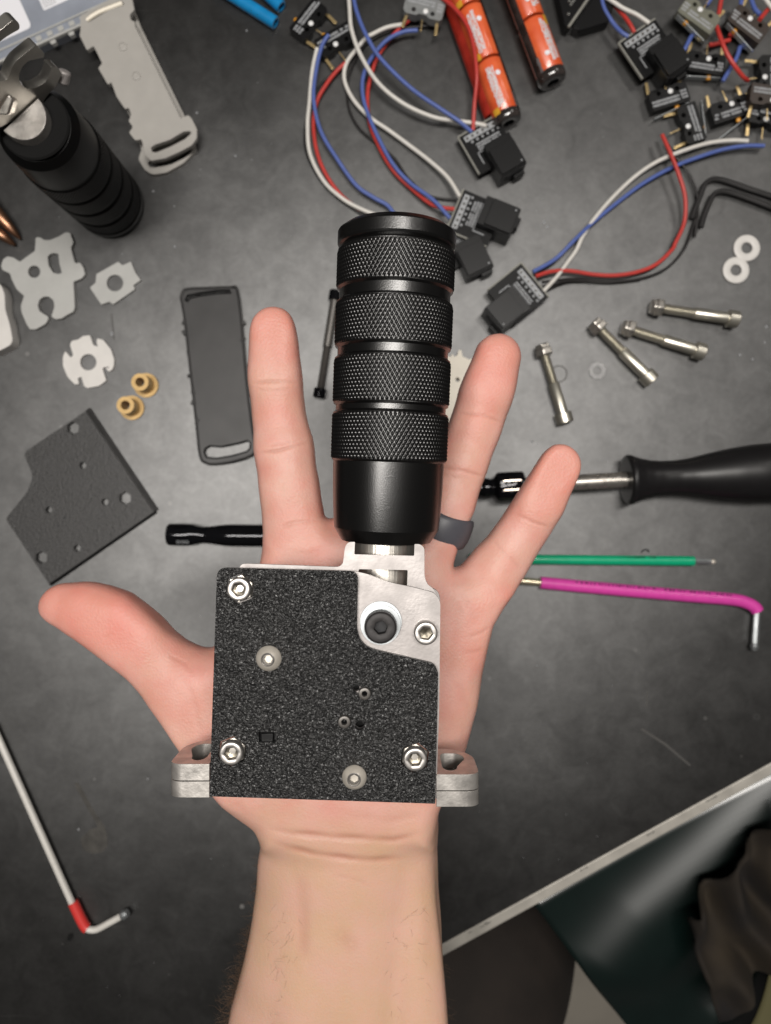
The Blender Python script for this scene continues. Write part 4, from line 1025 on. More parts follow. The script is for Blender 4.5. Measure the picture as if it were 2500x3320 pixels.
MB().tube([T(1520, 1812, 3.2), T(2250, 1819, 3.2)], 3.05, seg=20, smooth=1).build('sleeve', M['green'], k, bevel=0.4, origin=ko)
MB().tube([T(2248, 1819, 3.2), T(2304, 1821, 3.2)], 1.7, seg=6, smooth=1).build('shaft', M['zinc'], k, origin=ko)
MB().tube([T(2303, 1821, 3.2), T(2308, 1821, 3.2), T(2314, 1821, 3.2), T(2320, 1821, 3.2)], [0.9, 1.5, 1.5, 0.7], seg=10, smooth=2).build('ball_tip', M['screw_dull'], k, origin=ko)
mb = MB(); x = 1790
def side_print(mb, xa, xb, ya, yb, r, zc, tilt, n, hgt):
    """small ink marks on the upper flank of a sleeve"""
    for i in range(n):
        t = (i + random.random() * 0.6) / n
        if random.random() < 0.16: continue
        p = T(xa + (xb - xa) * t, ya + (yb - ya) * t, zc)
        nn = Vector((0, math.sin(tilt), math.cos(tilt)))
        mb.box(p + nn * (r + 0.02), (random.uniform(0.5, 1.3), hgt * random.uniform(0.5, 1), 0.08), Matrix.Rotation(-tilt, 3, 'X') @ Matrix.Rotation(random.uniform(-.3, .3), 3, 'Z'))
side_print(mb, 1850, 2130, 1817, 1818, 3.05, 3.2, 0.75, 50, 1.0)
mb.build('sleeve_print', M['ink'], k, origin=ko)
ko = Vector((*T(2100, 1920, 0).xy, 0))
k = thing('pink_hex_key', 'angled hex key with a long pink sleeve below the green one', 'hex key', ko)
MB().tube([T(1500, 1868, 4), T(1756, 1889, 4)], 2.3, seg=12, smooth=1).build('shaft', M['goldedge'], k, origin=ko)
MB().tube([T(1752, 1889, 4), T(1980, 1910, 4), T(2220, 1931, 4), T(2370, 1943, 4), T(2420, 1954, 4.2), T(2446, 1968, 4.5), T(2456, 1982, 4.6)], 3.75, seg=22, smooth=6).build('sleeve', M['pink'], k, bevel=0.4, origin=ko)
MB().tube([T(2455, 1978, 4.6), T(2448, 2085, 5)], 2.0, seg=6, smooth=1).build('short_arm', M['zinc'], k, origin=ko)
MB().tube([T(2448, 2085, 5), T(2446, 2096, 5), T(2444, 2108, 5)], [1.7, 2.5, 1.5], seg=8, smooth=3).build('ball_tip', M['zinc'], k, origin=ko)
mb = MB(); side_print(mb, 1865, 2370, 1898, 1940, 3.75, 4, 0.62, 44, 1.2); mb.build('sleeve_print', M['ink'], k, origin=ko)
# two bare black keys
s3 = lambda p: (1700 + p[0] / 2.0825, p[1] / 2.0825)
for i, (lab, pts) in enumerate((('bare black hex key on the right, the one behind and higher up', [(1130, 1478), (1150, 1420), (1185, 1330), (1215, 1255), (1245, 1222), (1290, 1210), (1360, 1222), (1500, 1270), (1700, 1336)]),
                  ('bare black hex key on the right, the one in front and lower down', [(1193, 1535), (1212, 1465), (1245, 1380), (1275, 1320), (1305, 1298), (1345, 1292), (1410, 1305), (1540, 1350), (1720, 1420)]))):
    pp = [T(*s3(p), 2.2 + 0.4 * i) for p in pts]; o_ = Vector((pp[4].x, pp[4].y, 0))
    ob = MB().tube(pp, 1.7, seg=6, smooth=5).build('hex_key', M['frame_black'], None, bevel=0.2, origin=o_); tag(ob, lab, 'hex key', 'bare black hex keys')
# chromed driver bar at the left of the palm
ko = Vector((*T(700, 1735, 0).xy, 0))
k = thing('driver_bar', 'shiny black driver bar with a flared socket end running under the palm', 'driver', ko)
X = axis_frame(T(545, 1733, 7.5), T(1150, 1741, 7.5))
L_ = (T(1150, 1741, 7.5) - T(545, 1733, 7.5)).length
MB().lathe([(3.2, 1.2), (4.4, 1.0), (4.6, 0.2), (5.9, 0), (6.5, 0.8), (6.6, 2), (6.6, 12.0), (6.2, 15), (5.2, 18.0), (4.9, 21), (5.2, 25), (5.8, 29), (6.3, 33), (6.6, 38), (6.6, L_)], 40, X=X).build('bar', M['tool_black'], k, origin=ko, sharp=25)
mb = MB()
for t in (7.5, 10.2, 12.6):
    a = X @ Vector((0, 0, t)); mb.add(*(lambda m_: (m_.v, m_.f))(MB().lathe([(0.75, 0), (0.75, 0.1), (1.15, 0.1), (1.15, 0)], 14, X=Matrix.Translation(a + Vector((0, -4.1, 5.15))) @ Matrix.Rotation(0.68, 4, 'X'), close=False)))
mb.build('stamped_digit', M['silk'], k, origin=ko)
# screwdriver on the right
ko = Vector((*T(2250, 1550, 0).xy, 0))
k = thing('screwdriver', 'big screwdriver with a black rubber handle and bright shaft at the right edge', 'screwdriver', ko)
sa = T(1490, 1586, 15); sb = T(2600, 1524, 15); X = axis_frame(sa, sb)
def sx(px): return (T(px, 1550, 15) - T(1490, 1550, 15)).x
MB().lathe([(4.4, sx(1490)), (4.6, sx(1560)), (5.6, sx(1570)), (5.6, sx(1584)), (4.9, sx(1590)), (5.2, sx(1600)), (8.2, sx(1612)), (8.6, sx(1618)), (8.6, sx(1690)), (8.2, sx(1697)), (5.0, sx(1700))], 36, X=X).build('chuck', M['tool_black'], k, origin=ko, sharp=25)
MB().lathe([(7.2, sx(1622)), (8.9, sx(1624)), (8.9, sx(1686)), (7.2, sx(1688))], 8, X=X @ Matrix.Rotation(0.39, 4, 'Z')).build('hex_collar', M['darksteel'], k, bevel=0.5, origin=ko)
MB().lathe([(4.7, sx(1699)), (4.7, sx(2036))], 32, X=X).build('shaft', M['steel'], k, origin=ko)
hp_ = [(2030, 6), (2031, 13.6), (2036, 14.6), (2046, 14.6), (2056, 13.8), (2075, 12.4), (2105, 11.0), (2140, 10.1), (2190, 9.9), (2240, 10.8), (2300, 13.0), (2370, 15.2), (2440, 16.6), (2500, 17.0), (2590, 17.0), (2680, 15)]
prof = []
for (x0, r0), (x1, r1) in zip(hp_[:-1], hp_[1:]):
    for j in range(4): prof.append((r0 + (r1 - r0) * j / 4, sx(x0 + (x1 - x0) * j / 4)))
prof.append((15, sx(2680)))
ob = MB().lathe(prof, 56, X=X).build('handle', M['rubber'], k, origin=ko, sharp=50)
mb = MB()
for i, (dx, dy) in enumerate(((0, 0), (3.2, 0), (4.6, 0.9), (4.6, -0.9), (7.5, 0))):
    a = T(1630, 1566, 24); mb.box((a.x + dx, a.y + dy, 24.1), (1.6 if i else 2.2, 0.5 if i else 1.6, 0.2), Matrix.Rotation(0.6 * (i == 2) - 0.6 * (i == 3), 3, 'Z'))
for i in range(7): a = T(1632 + i * 5, 1592, 23.2); mb.box((a.x, a.y, 23.0), (0.6, 1.0, 0.3), Matrix.Rotation(0.3, 3, 'X'))
mb.build('engraved_mark', M['silk_bright'], k, origin=ko)

# ================================================================ bolts, nuts and washers
def make_bolt(L_, label, group='steel shoulder bolts with lock nuts'):
    """along local x from the nut to the head, resting on z = 0"""
    t = thing('shoulder_bolt', label, 'bolt', group=group)
    X = Matrix.Translation((0, 0, 5.0)) @ Matrix.Rotation(math.pi / 2, 4, 'Y')
    MB().lathe([(1.0, L_ - 0.0), (4.6, L_), (5.1, L_ - 0.5), (5.1, L_ - 6.0), (4.7, L_ - 6.4), (2.8, L_ - 6.4)], 32, X=X).build('head', M['screw_gold'], t)
    MB().lathe([(3.4, L_ - 6.3), (3.4, L_ * 0.50), (2.7, L_ * 0.50 - 1.0)], 26, X=X).build('shoulder', M['screw_gold'], t)
    prof = []; x = L_ * 0.50 - 0.6
    while x > 3.0: prof += [(2.85, x), (2.5, x - 0.4)]; x -= 0.8
    MB().lathe(prof, 20, X=X).build('thread', M['screw_gold'], t, sharp=20)
    nb = MB().lathe([(2.4, -0.8), (4.0, -0.8), (4.8, 0.1), (4.8, 2.0), (5.5, 2.3), (5.5, 5.8), (4.8, 6.3), (2.4, 6.3)], 6, X=X @ Matrix.Rotation(0.26, 4, 'Z')); nb.build('lock_nut', M['steel'], t, bevel=0.35)
    return t
M['screw_gold'] = mat('warm_steel', srgb(196, 192, 180), 0.32, 0.85, noise=0.04, nscale=300)
for (nx, ny), (hx, hy), lab in (((2127, 996), (2379, 1035), 'steel shoulder bolt highest on the right, lying almost level with its nut on the left'),
                                ((2034, 1065), (2271, 1140), 'steel shoulder bolt just below the highest one, sloping gently down to the right'),
                                ((1935, 1056), (2106, 1227), 'steel shoulder bolt sloping steeply down to the right beside the clear washer'),
                                ((1761, 1134), (1830, 1359), 'steel shoulder bolt nearest the ring finger, pointing nearly straight down')):
    a = T(nx, ny, 5); b3 = T(hx, hy, 5); a.z = b3.z = 0
    t = make_bolt((b3 - a).length + 5, lab); t.location = (a - (b3 - a).normalized() * 2.5) * MM; t.rotation_euler = (0, 0, math.atan2((b3 - a).y, (b3 - a).x))
# black bolt behind the handle
a = T(1037, 1274, 4); b3 = T(1085, 975, 4); a.z = b3.z = 0; L_ = (b3 - a).length
t = thing('black_bolt', 'dark long bolt lying between the index finger and the knurled handle', 'bolt', a, (0, 0, math.atan2((b3 - a).y, (b3 - a).x)))
X = Matrix.Translation((0, 0, 4)) @ Matrix.Rotation(math.pi / 2, 4, 'Y')
MB().lathe([(2.2, -3.4), (3.6, -3.2), (4.2, -2.6), (4.2, 2.2), (3.6, 2.8), (2.2, 2.9)], 6, X=X).build('lock_nut', M['tool_black'], t, bevel=0.5)
prof = []; x = 2.6
while x < L_ * 0.5: prof += [(2.0, x), (2.35, x + 0.4)]; x += 0.8
MB().lathe(prof, 20, X=X).build('thread', M['small_bolt'], t, sharp=20)
MB().lathe([(2.7, L_ * 0.5), (2.7, L_ - 4), (2.7, L_)], 24, X=X).build('shoulder', M['small_bolt'], t)
MB().lathe([(2.7, L_), (4.0, L_), (4.0, L_ + 6), (2.7, L_ + 6)], 24, X=X).build('head', M['tool_black'], t, bevel=0.4)
# washers
for (x, y), lab in (((2423, 803), 'white plastic washer on the right, the upper of the touching pair'), ((2388, 875), 'white plastic washer on the right, the lower of the touching pair')):
    c = T(x, y, 1.6); c.z = 0
    ob = MB().lathe([(3.4, 0.1), (3.4, 1.1), (4.2, 1.6), (6.8, 1.6), (7.9, 1.2), (8.1, 0.5), (8.0, 0.1), (3.4, 0.1)], 44, X=Matrix.Translation(c), close=False).build('washer', M['whitepl'], None, origin=c); tag(ob, lab, 'washer', 'white washers')
c = T(1936, 1202, 0.6); c.z = 0
ou = [(c.x + (5.0 + 0.22 * math.sin(9 * t)) * math.cos(t), c.y + (5.0 + 0.22 * math.sin(9 * t)) * math.sin(t)) for t in [2 * math.pi * i / 54 for i in range(54)]]
ob = MB().prism(ou, 0.05, 0.8, [circle(c.x, c.y, 2.7, 24)]).build('clear_washer', M['clear'], None, bevel=0.3, origin=c); tag(ob, 'small clear plastic washer on the bench between the steel bolts', 'washer')
# cream plate behind the ring finger
cr = [(1290, 1190), (1380, 1150), (1440, 1150), (1462, 1158), (1466, 1146), (1474, 1158), (1484, 1150), (1488, 1134), (1496, 1136), (1500, 1156), (1522, 1166), (1534, 1160), (1542, 1180), (1530, 1240), (1508, 1300), (1480, 1400), (1440, 1450), (1340, 1460), (1290, 1400)]
ob = flat_part('cream_plate', 'cream white plastic plate half hidden behind the handle and ring finger', 'plastic plate', cr, 0.05, 5, M['cream'], holes=[circle(1484, 1231, 7, 14)], rnd=0.5)
# blue tubes at the top
for (x0, y0, x1, y1), lab in (((690, -55, 893, 74), 'bright blue plastic tube at the top, the longer one with its end in view'), ((800, -80, 912, 22), 'bright blue plastic tube at the top, the one cut off by the frame')):
    a = T(x0, y0, 4); b3 = T(x1, y1, 4); X = axis_frame(a, b3); L_ = (b3 - a).length; o_ = Vector((b3.x, b3.y, 0))
    t = thing('blue_tube', lab, 'tube', o_, group='blue plastic tubes')
    MB().lathe([(2.4, 0), (3.7, 0), (3.7, L_), (3.3, L_ + 0.3), (2.5, L_ + 0.2), (2.4, L_ - 8), (0.1, L_ - 8)], 30, X=X, close=False).build('tube', M['blue'], t, origin=o_, sharp=40)

# ================================================================ battery sticks in clear shrink film
def battery(p_end, p_far, r, label, cells, z, flip=1):
    a = T(*p_end, z); b3 = T(*p_far, z); o_ = Vector((a.x, a.y, 0))
    t = thing('battery_pack', label, 'battery', o_, group='orange battery sticks')
    X = axis_frame(a, b3); L_ = (b3 - a).length
    MB().lathe([(r * 0.42, -1.0), (r * 0.52, -1.2), (r * 0.9, -0.9), (r, 0.6), (r, 4.0), (r * 0.96, 5)], 36, X=X, close=False).build('end_cap', M['shrink_dark'], t, origin=o_)
    MB().lathe([(0.1, 0.8), (r * 0.42, 0.7), (r * 0.44, -1.0)], 24, X=X, close=False).build('end_recess', M['ink'], t, origin=o_)
    s = 3.6; cl = 33.0; k_ = 0
    # which way is up (towards the camera) in the local frame
    upl = (X.to_3x3().inverted() @ Vector((0, 0, 1))); a_up = math.atan2(upl.y, upl.x)
    def patch(name, m, t0, t1, s0, s1, dr, n=10, parent=t, rag=0.0):
        vs = []; fs = []; ns = 14 if rag else 2
        for i in range(n + 1):
            for j in range(ns):
                ss = s0 + (s1 - s0) * j / (ns - 1)
                th = a_up + t0 + (t1 - t0) * i / n
                if rag and i in (0, n): th += random.uniform(-rag, rag)
                if rag and j in (0, ns - 1): ss += random.uniform(-0.4, 0.4)
                vs.append(X @ Vector(((r + dr) * math.cos(th), (r + dr) * math.sin(th), ss)))
        for i in range(n):
            for j in range(ns - 1): fs.append((i * ns + j, (i + 1) * ns + j, (i + 1) * ns + j + 1, i * ns + j + 1))
        return MB().add(vs, fs).build(name, m, parent, origin=o_, sharp=80)
    def letters(par, ta, tb, s0, ln):
        # two rows of bold outlined capitals running along the cell, too blurred in the photograph to read
        vs = []; fs = []
        def quad(t0, t1, q0, q1, dr):
            n = 3; o = len(vs)
            for i in range(n + 1):
                th = a_up + t0 + (t1 - t0) * i / n
                for ss in (q0, q1): vs.append(X @ Vector(((r + dr) * math.cos(th), (r + dr) * math.sin(th), ss)))
            for i in range(n): fs.append((o + 2 * i, o + 2 * i + 2, o + 2 * i + 3, o + 2 * i + 1))
        tm = (ta + tb) / 2
        for row, (t0, t1) in enumerate(((ta, tm - 0.015), (tm + 0.015, tb))):
            q = s0 + row * 1.2
            while q < s0 + ln - 1.2:
                w = random.uniform(1.5, 2.1); k3 = random.random(); u0 = t0 + random.uniform(-.03, .03); u1 = t1 + random.uniform(-.03, .03); um = (u0 + u1) / 2
                quad(u0, u1, q, q + 0.62, 0.03)
                if k3 < 0.75: quad(u0, u1, q + w - 0.55, q + w, 0.03)
                if k3 > 0.25: quad(u0, u0 + 0.08, q, q + w, 0.035)
                if k3 > 0.5: quad(u1 - 0.08, u1, q, q + w, 0.035)
                if k3 < 0.6: quad(um - 0.04, um + 0.05, q, q + w, 0.035)
                q += w + 0.22
        MB().add(vs, fs).build('lettering', M['silk_bright'], par, origin=o_, sharp=80)
    while k_ < cells and s < L_ + 40:
        c_ = MB().lathe([(r * 0.6, s), (r * 0.94, s + 0.2), (r - 0.15, s + 0.9), (r - 0.1, s + cl - 1.6), (r * 0.90, s + cl - 0.6), (r * 0.6, s + cl - 0.3)], 36, X=X).build('cell', M['orange'], t, origin=o_)
        if flip > 0:
            letters(c_, -0.64, -0.10, s + 3.0, 25)
            patch('yellow_band', M['yellow'], -1.15, -0.62, s - 0.4, s + 3.4, 0.04, parent=c_)
            dt, ds = 0.12, 22
        else:
            letters(c_, 0.12, 0.72, s + 4.0, 25)
            patch('yellow_band', M['yellow'], 0.62, 1.15, s + cl - 7, s + cl - 1.0, 0.04, parent=c_)
            dt, ds = -0.08, 9
        th = a_up + dt; cpt = X @ Vector(((r + 0.05) * math.cos(th), (r + 0.05) * math.sin(th), s + ds)); nr_ = (X.to_3x3() @ Vector((math.cos(th), math.sin(th), 0)))
        q = Vector((0, 0, 1)).rotation_difference(nr_).to_matrix().to_4x4()
        MB().lathe([(1.5, -0.3), (1.5, 0.08), (0.1, 0.1)], 20, X=Matrix.Translation(cpt) @ q, close=False).build('white_dot', M['paper'], c_, origin=o_)
        s += cl + 0.5; k_ += 1
    # clear film flank, and a bright patch painted in as its glint
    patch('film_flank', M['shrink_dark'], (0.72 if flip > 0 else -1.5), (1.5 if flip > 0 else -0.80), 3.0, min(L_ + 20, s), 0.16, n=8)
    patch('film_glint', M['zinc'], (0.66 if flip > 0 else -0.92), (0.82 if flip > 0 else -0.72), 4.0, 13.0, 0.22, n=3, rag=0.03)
    return t
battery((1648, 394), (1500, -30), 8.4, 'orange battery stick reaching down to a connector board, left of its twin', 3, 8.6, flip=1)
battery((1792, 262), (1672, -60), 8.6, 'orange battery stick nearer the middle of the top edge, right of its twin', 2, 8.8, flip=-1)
a = T(1596, 378, 4.5); b3 = T(1440, -60, 4.5); o_ = Vector((a.x, a.y, 0))
ob = MB().tube([a, b3], 5.2, seg=24, smooth=1).build('battery_pack', M['redwrap'], None, bevel=0.8, origin=o_); tag(ob, 'dull red wrapped battery half hidden under the left orange stick', 'battery')

# ================================================================ crumbs, smear and stains on the bench
mb = MB()
def crumb(px, py, r):
    c = T(px, py, 0.0); rr = r
    vs = [c + Vector((random.uniform(.5, 1) * rr * math.cos(t), random.uniform(.5, 1) * rr * math.sin(t), 0.02)) for t in [i * 1.2566 for i in range(5)]] + [c + Vector((0, 0, rr * 0.6))]
    mb.add(vs, [(i, (i + 1) % 5, 5) for i in range(5)])
for i in range(120):
    px, py = random.uniform(0, 2500), random.uniform(0, 3250)
    if (py - 3062) > -0.551 * (px - 1430) - 40: continue
    crumb(px, py, random.choice((0.16, 0.22, 0.3, 0.3, 0.45)))
for px, py, r in ((800, 100, .9), (638, 365, .9), (763, 505, 1.0), (497, 620, .9), (565, 668, .6), (566, 800, .9), (362, 1082, 1.6), (508, 1270, .6), (480, 2525, 1.1), (255, 2690, 1.0), (2030, 1620, .7), (1725, 1432, 1.0), (1742, 1440, .6), (2486, 1060, 1.3), (2400, 1150, 1.0), (2440, 1165, .9), (1765, 720, 1.4), (1775, 735, 1.1), (2480, 1110, .8), (1830, 238, .8)): crumb(px, py, r)
mb.build('crumbs', M['silk'], None, origin=T(1250, 1660, 0), kind='stuff')
M['smear'] = mat('dried_glue', (0.05, 0.047, 0.042), 0.55, noise=0.3, nscale=120, bump=0.4, bscale=500, bdist=0.0003)
M['scuff'] = mat('bench_scuff', (0.06, 0.058, 0.055), 0.6)
M['grease'] = mat('dark_grease', (0.006, 0.006, 0.006), 0.75, spec=0.2)
def blot(name, label, pts, m, z=0.06, rnd=1.2):
    P_ = rounded(TP(pts, z), rnd, 4); cx = sum(p[0] for p in P_) / len(P_); cy = sum(p[1] for p in P_) / len(P_)
    ob = MB().prism(P_, 0.01, z).build(name, m, None, origin=(cx, cy, 0)); tag(ob, label, 'stain'); return ob
blot('glue_smear', 'thin pale streak of dried glue above the red-sleeved hex key', [(240, 2540), (250, 2535), (262, 2550), (300, 2620), (338, 2678), (345, 2700), (350, 2740), (335, 2762), (300, 2768), (268, 2755), (262, 2720), (290, 2690), (318, 2682), (285, 2625), (255, 2570)], M['smear'])
blot('grease_spot', 'small dark grease spot just right of the bend of the red-sleeved key', [(222, 3028), (236, 3022), (240, 3036), (228, 3052), (216, 3048)], M['grease'])
c = T(1812, 1212, 0.1)
ob = MB().prism(circle(c.x, c.y, 5.2, 40), 0.01, 0.07, [circle(c.x, c.y, 4.5, 40)]).build('ring_stain', M['smear'], None, origin=(c.x, c.y, 0)); tag(ob, 'faint pale ring stain on the bench beside the nearest steel bolt', 'stain')
for pts, lab in (([(2080, 2360), (2160, 2410), (2240, 2480), (2236, 2484), (2154, 2416), (2078, 2366)], 'fine diagonal scratch in the bench near the front edge'),
                 ([(2096, 2240), (2100, 2240), (2100, 2290), (2094, 2292)], 'tiny upright scratch in the bench right of the hand'),
                 ([(360, 1020), (364, 1018), (372, 1100), (368, 1102)], 'short scratch in the bench above the tan bushings')):
    blot('scratch', lab, pts, M['scuff'], z=0.05, rnd=0.1)
c = T(2095, 1786, 0.5)
ob = MB().tube([T(2080, 1792, .5), T(2086, 1784, .6), T(2098, 1782, .6), T(2104, 1790, .4)], 0.45, seg=6).build('fibre_curl', M['ink'], None, origin=(c.x, c.y, 0)); tag(ob, 'tiny black curl of fibre just above the green hex driver', 'debris')
# ================================================================ connector boards with their wires
def make_board(label, px, py, ang, z=6.0, block=True, group='connector boards with black sockets', zb=0.0):
    o_ = T(px, py, z + 1.6); o_.z = zb
    t = thing('connector_board', label, 'circuit board', o_, (0, 0, -math.radians(ang)), group)
    zz = z - zb
    MB().prism(rounded([(0, 0), (26.2, 0), (26.2, -26), (0, -26)], 1.2, 3), zz, zz + 1.6).build('board', M['pcb'], t, bevel=0.15)
    MB().box((13.1, 0.35, zz + 0.9), (26.6, 0.9, 1.9)).build('board_edge', M['pcbedge'], t, bevel=0.2)
    MB().box((-0.1, -12.6, zz + 0.9), (0.9, 25.6, 1.9)).build('board_edge', M['pcbedge'], t, bevel=0.2)
    mb = MB()
    MB().prism([(2.6, -1.6), (24, -1.6), (24, -5.0), (2.6, -5.0)], zz + 1.6, zz + 1.68).build('header_outline', M['silk'], t)
    for i in range(6):
        x = 4.3 + i * 3.5
        MB().lathe([(0.95, zz + 1.66), (0.8, zz + 2.3), (0.35, zz + 2.9)], 10, X=Matrix.Translation((x, -3.3, 0))).build('solder_pin', M['solder'], t)
        MB().lathe([(0.85, zz + 1.6), (0.7, zz + 2.0), (0.3, zz + 2.1)], 10, X=Matrix.Translation((x + 1.7, -6.5, 0))).build('solder_pin', M['silk'], t)
    marks(mb, 7, -13.4, 22, -8.4, 3, zz + 1.6, dens=0.95, cw=1.1, h=0.06)
    mb.box((14, -14.0, zz + 1.65), (17.5, 0.5, 0.08)); mb.box((5.6, -17.5, zz + 1.65), (0.6, 7.6, 0.08))
    mb.build('board_print', M['silk'], t)
    if block:
        prof = [(8, -14.4), (25.2, -14.4), (25.2, -36), (8, -36)]
        MB().prism(rounded(prof, 0.6, 2), 0.4, zz + 8.6).build('socket_body', M['abs'], t, bevel=0.5)
        MB().prism(rounded([(8.6, -19), (24.6, -19), (24.6, -35.2), (8.6, -35.2)], 0.6, 2), zz + 8.4, zz + 10.6).build('socket_top', M['abs'], t, bevel=0.9)
        MB().box((20.5, -36.8, 5), (7, 3.0, 6)).build('latch', M['abs'], t, bevel=0.4)
        MB().box((16.6, -36.1, zz + 3), (10.5, 0.4, 6.5)).build('socket_opening', M['ink'], t)
        MB().lathe([(0.5, 0), (0.5, 0.06), (0.1, 0.07)], 10, X=Matrix.Translation((22.6, -33.4, zz + 10.6))).build('mould_dot', M['silk'], t)
    else:
        MB().box((13, -13, 1.8), (20, 20, 3.4)).build('underside_parts', M['abs'], t, bevel=0.4)
    return t
def wire(t, name, pts, m, r=1.22):
    """pts in photo pixels with a height; smoothed tube, part of its board"""
    pp = [T(x, y, z) for x, y, z in pts]
    if t is not None:
        bpy.context.view_layer.update()
        inv = t.matrix_world.inverted(); pp = [(inv @ (p * MM)) / MM for p in pp]
        return MB().tube(pp, r, seg=10, smooth=6).build(name, m, t, sharp=80)
    o_ = Vector((pp[0].x, pp[0].y, 0))
    return MB().tube(pp, r, seg=10, smooth=6).build(name, m, None, origin=o_, sharp=80)
q2 = lambda pts, z: [(900 + x / 2.0825, y / 2.0825, (z[i] if isinstance(z, (list, tuple)) else z)) for i, (x, y) in enumerate(pts)]
q3 = lambda pts, z: [(1700 + x / 2.0825, y / 2.0825, (z[i] if isinstance(z, (list, tuple)) else z)) for i, (x, y) in enumerate(pts)]
q5 = lambda pts, z: [(1500 + x / 1.666, 600 + y / 1.666, (z[i] if isinstance(z, (list, tuple)) else z)) for i, (x, y) in enumerate(pts)]
Y = bpy.context
b1 = make_board('connector board at the foot of the left orange battery stick', 1486, 446, -30)
wire(b1, 'white_wire', q2([(480, -60), (487, 60), (500, 200), (560, 370), (680, 560), (850, 700), (1050, 790), (1200, 815), (1330, 832), (1410, 850)], [9, 9, 9, 10, 10, 9, 8, 7, 8, 9]), M['w_white'])
wire(b1, 'blue_wire', q2([(505, -60), (535, 80), (600, 240), (700, 400), (900, 595), (1100, 735), (1220, 815), (1310, 890)], [13, 13, 13, 12, 11, 11, 10.5, 8]), M['w_blue'])
wire(b1, 'red_wire', q2([(1090, -30), (1190, 50), (1280, 170), (1325, 320), (1345, 520), (1330, 700), (1320, 880)], [12, 15, 17, 18, 17, 12, 8]), M['w_red'])
b2_ = make_board('connector board tilted up beside the top of the knurled handle', 1450, 746, -67.5, z=8)
wire(b2_, 'white_wire', q2([(850, 165), (740, 185), (640, 232), (600, 255), (530, 335), (465, 430), (452, 540), (510, 670), (620, 790), (750, 880), (900, 990), (1030, 1090), (1150, 1200), (1232, 1330)], [6, 5, 5, 5, 5, 5, 4, 4, 4, 4, 4, 5, 7, 10]), M['w_white'])
wire(b2_, 'blue_wire', q2([(945, 205), (850, 215), (740, 270), (650, 370), (590, 480), (572, 600), (600, 740), (680, 930), (780, 1110), (900, 1240), (1050, 1350), (1165, 1475)], [7, 7, 7, 7, 7, 7, 7, 7, 7, 7, 9, 10]), M['w_blue'])
wire(b2_, 'red_wire', q2([(925, 105), (860, 160), (770, 250), (690, 360), (640, 480), (608, 640), (622, 830), (690, 1000), (780, 1150), (900, 1270), (1050, 1385), (1195, 1412)], [4, 4, 3.6, 3.6, 3.6, 3.6, 3.6, 3.6, 3.6, 3.6, 6, 9]), M['w_red'])
wire(b2_, 'black_wire', q2([(960, 160), (1100, 165), (800, 200), (650, 260), (560, 340), (480, 520), (475, 700), (540, 850), (660, 960), (790, 1070), (880, 1200), (1020, 1320), (1210, 1350)], 2.0), M['w_black'], 0.75)
b3_ = make_board('connector board mostly hidden behind the handle, with its socket pointing down', 1392, 757, -25, z=2.5)
wire(b3_, 'white_wire', q2([(268, 325), (235, 480), (215, 700), (203, 850), (220, 1040), (310, 1220), (430, 1335), (560, 1410), (760, 1490), (900, 1560)], [6, 5, 4, 4, 4, 4, 4, 4, 4, 4]), M['w_white'])
wire(b3_, 'blue_wire', q2([(345, 235), (300, 310), (265, 450), (243, 660), (290, 880), (400, 1070), (530, 1250), (650, 1335), (740, 1385), (800, 1460), (900, 1580)], [9, 8, 8, 8, 7, 6, 5, 5, 5, 5, 4]), M['w_blue'])
wire(b3_, 'red_wire', q2([(460, 425), (400, 480), (330, 570), (265, 690), (243, 850), (270, 1040), (340, 1200), (440, 1330), (560, 1420)], [5, 4, 4, 3.5, 3, 3, 2.5, 2, 1.6]), M['w_red'])
wire(b3_, 'black_wire', q2([(380, 500), (300, 560), (230, 680), (188, 850), (190, 1010), (260, 1170), (360, 1290), (480, 1390), (640, 1490)], 1.2), M['w_black'], 0.75)
b4 = make_board('connector board with its socket pointing down left, wires leaving right', 1689, 853, 51, z=8)
wire(b4, 'white_wire', q3([(1510, 952), (1400, 948), (1250, 965), (1080, 1015), (900, 1090), (750, 1190), (600, 1330), (470, 1480), (392, 1600), (350, 1690)], [4, 4, 4, 6, 5, 5, 5, 6, 6, 6]) + q5([(565, 420), (505, 500), (435, 575)], [6, 7, 9]), M['w_white'])
wire(b4, 'blue_wire', q3([(1620, 985), (1500, 985), (1350, 1008), (1180, 1060), (1000, 1130), (800, 1240), (600, 1390), (450, 1515), (340, 1620)], [4, 4, 4, 4, 4, 4, 4, 6, 9]) + q5([(500, 400), (380, 468)], [8, 9]), M['w_blue'])
wire(b4, 'red_wire', q3([(930, 910), (985, 1030), (1040, 1170), (1085, 1330), (1080, 1500), (1020, 1640)], [8, 9, 9, 8, 6, 5]) + q5([(1130, 350), (1050, 425), (950, 468), (820, 488), (700, 482), (590, 465), (490, 465), (395, 492)], [5, 5, 5, 5, 5, 6, 7, 9]), M['w_red'])
wire(b4, 'black_wire', q3([(960, 960), (1040, 1080), (1110, 1170), (1160, 1290), (1172, 1440), (1150, 1600)], 2.2) + q5([(1260, 180), (1200, 340), (1100, 450), (960, 505), (800, 520), (620, 505), (430, 525)], [2, 2, 2, 2, 2, 3, 8]), M['w_black'], 0.8)
wire(b4, 'black_wire', q5([(960, 512), (800, 528), (660, 520), (560, 520), (460, 552)], [1.5, 1.5, 2, 4, 8]), M['w_black'], 0.8)
b5 = make_board('connector board at the top right with its socket touching a microswitch', 2007, 141, -34)
def q4(pts, z): return [(1780 + x / 3.967, y / 3.967, z[i]) for i, (x, y) in enumerate(pts)]
wire(b5, 'white_wire', q4([(700, -60), (820, 20), (960, 110), (1130, 190), (1290, 300)], [8, 9, 9, 9, 9]), M['w_white'])
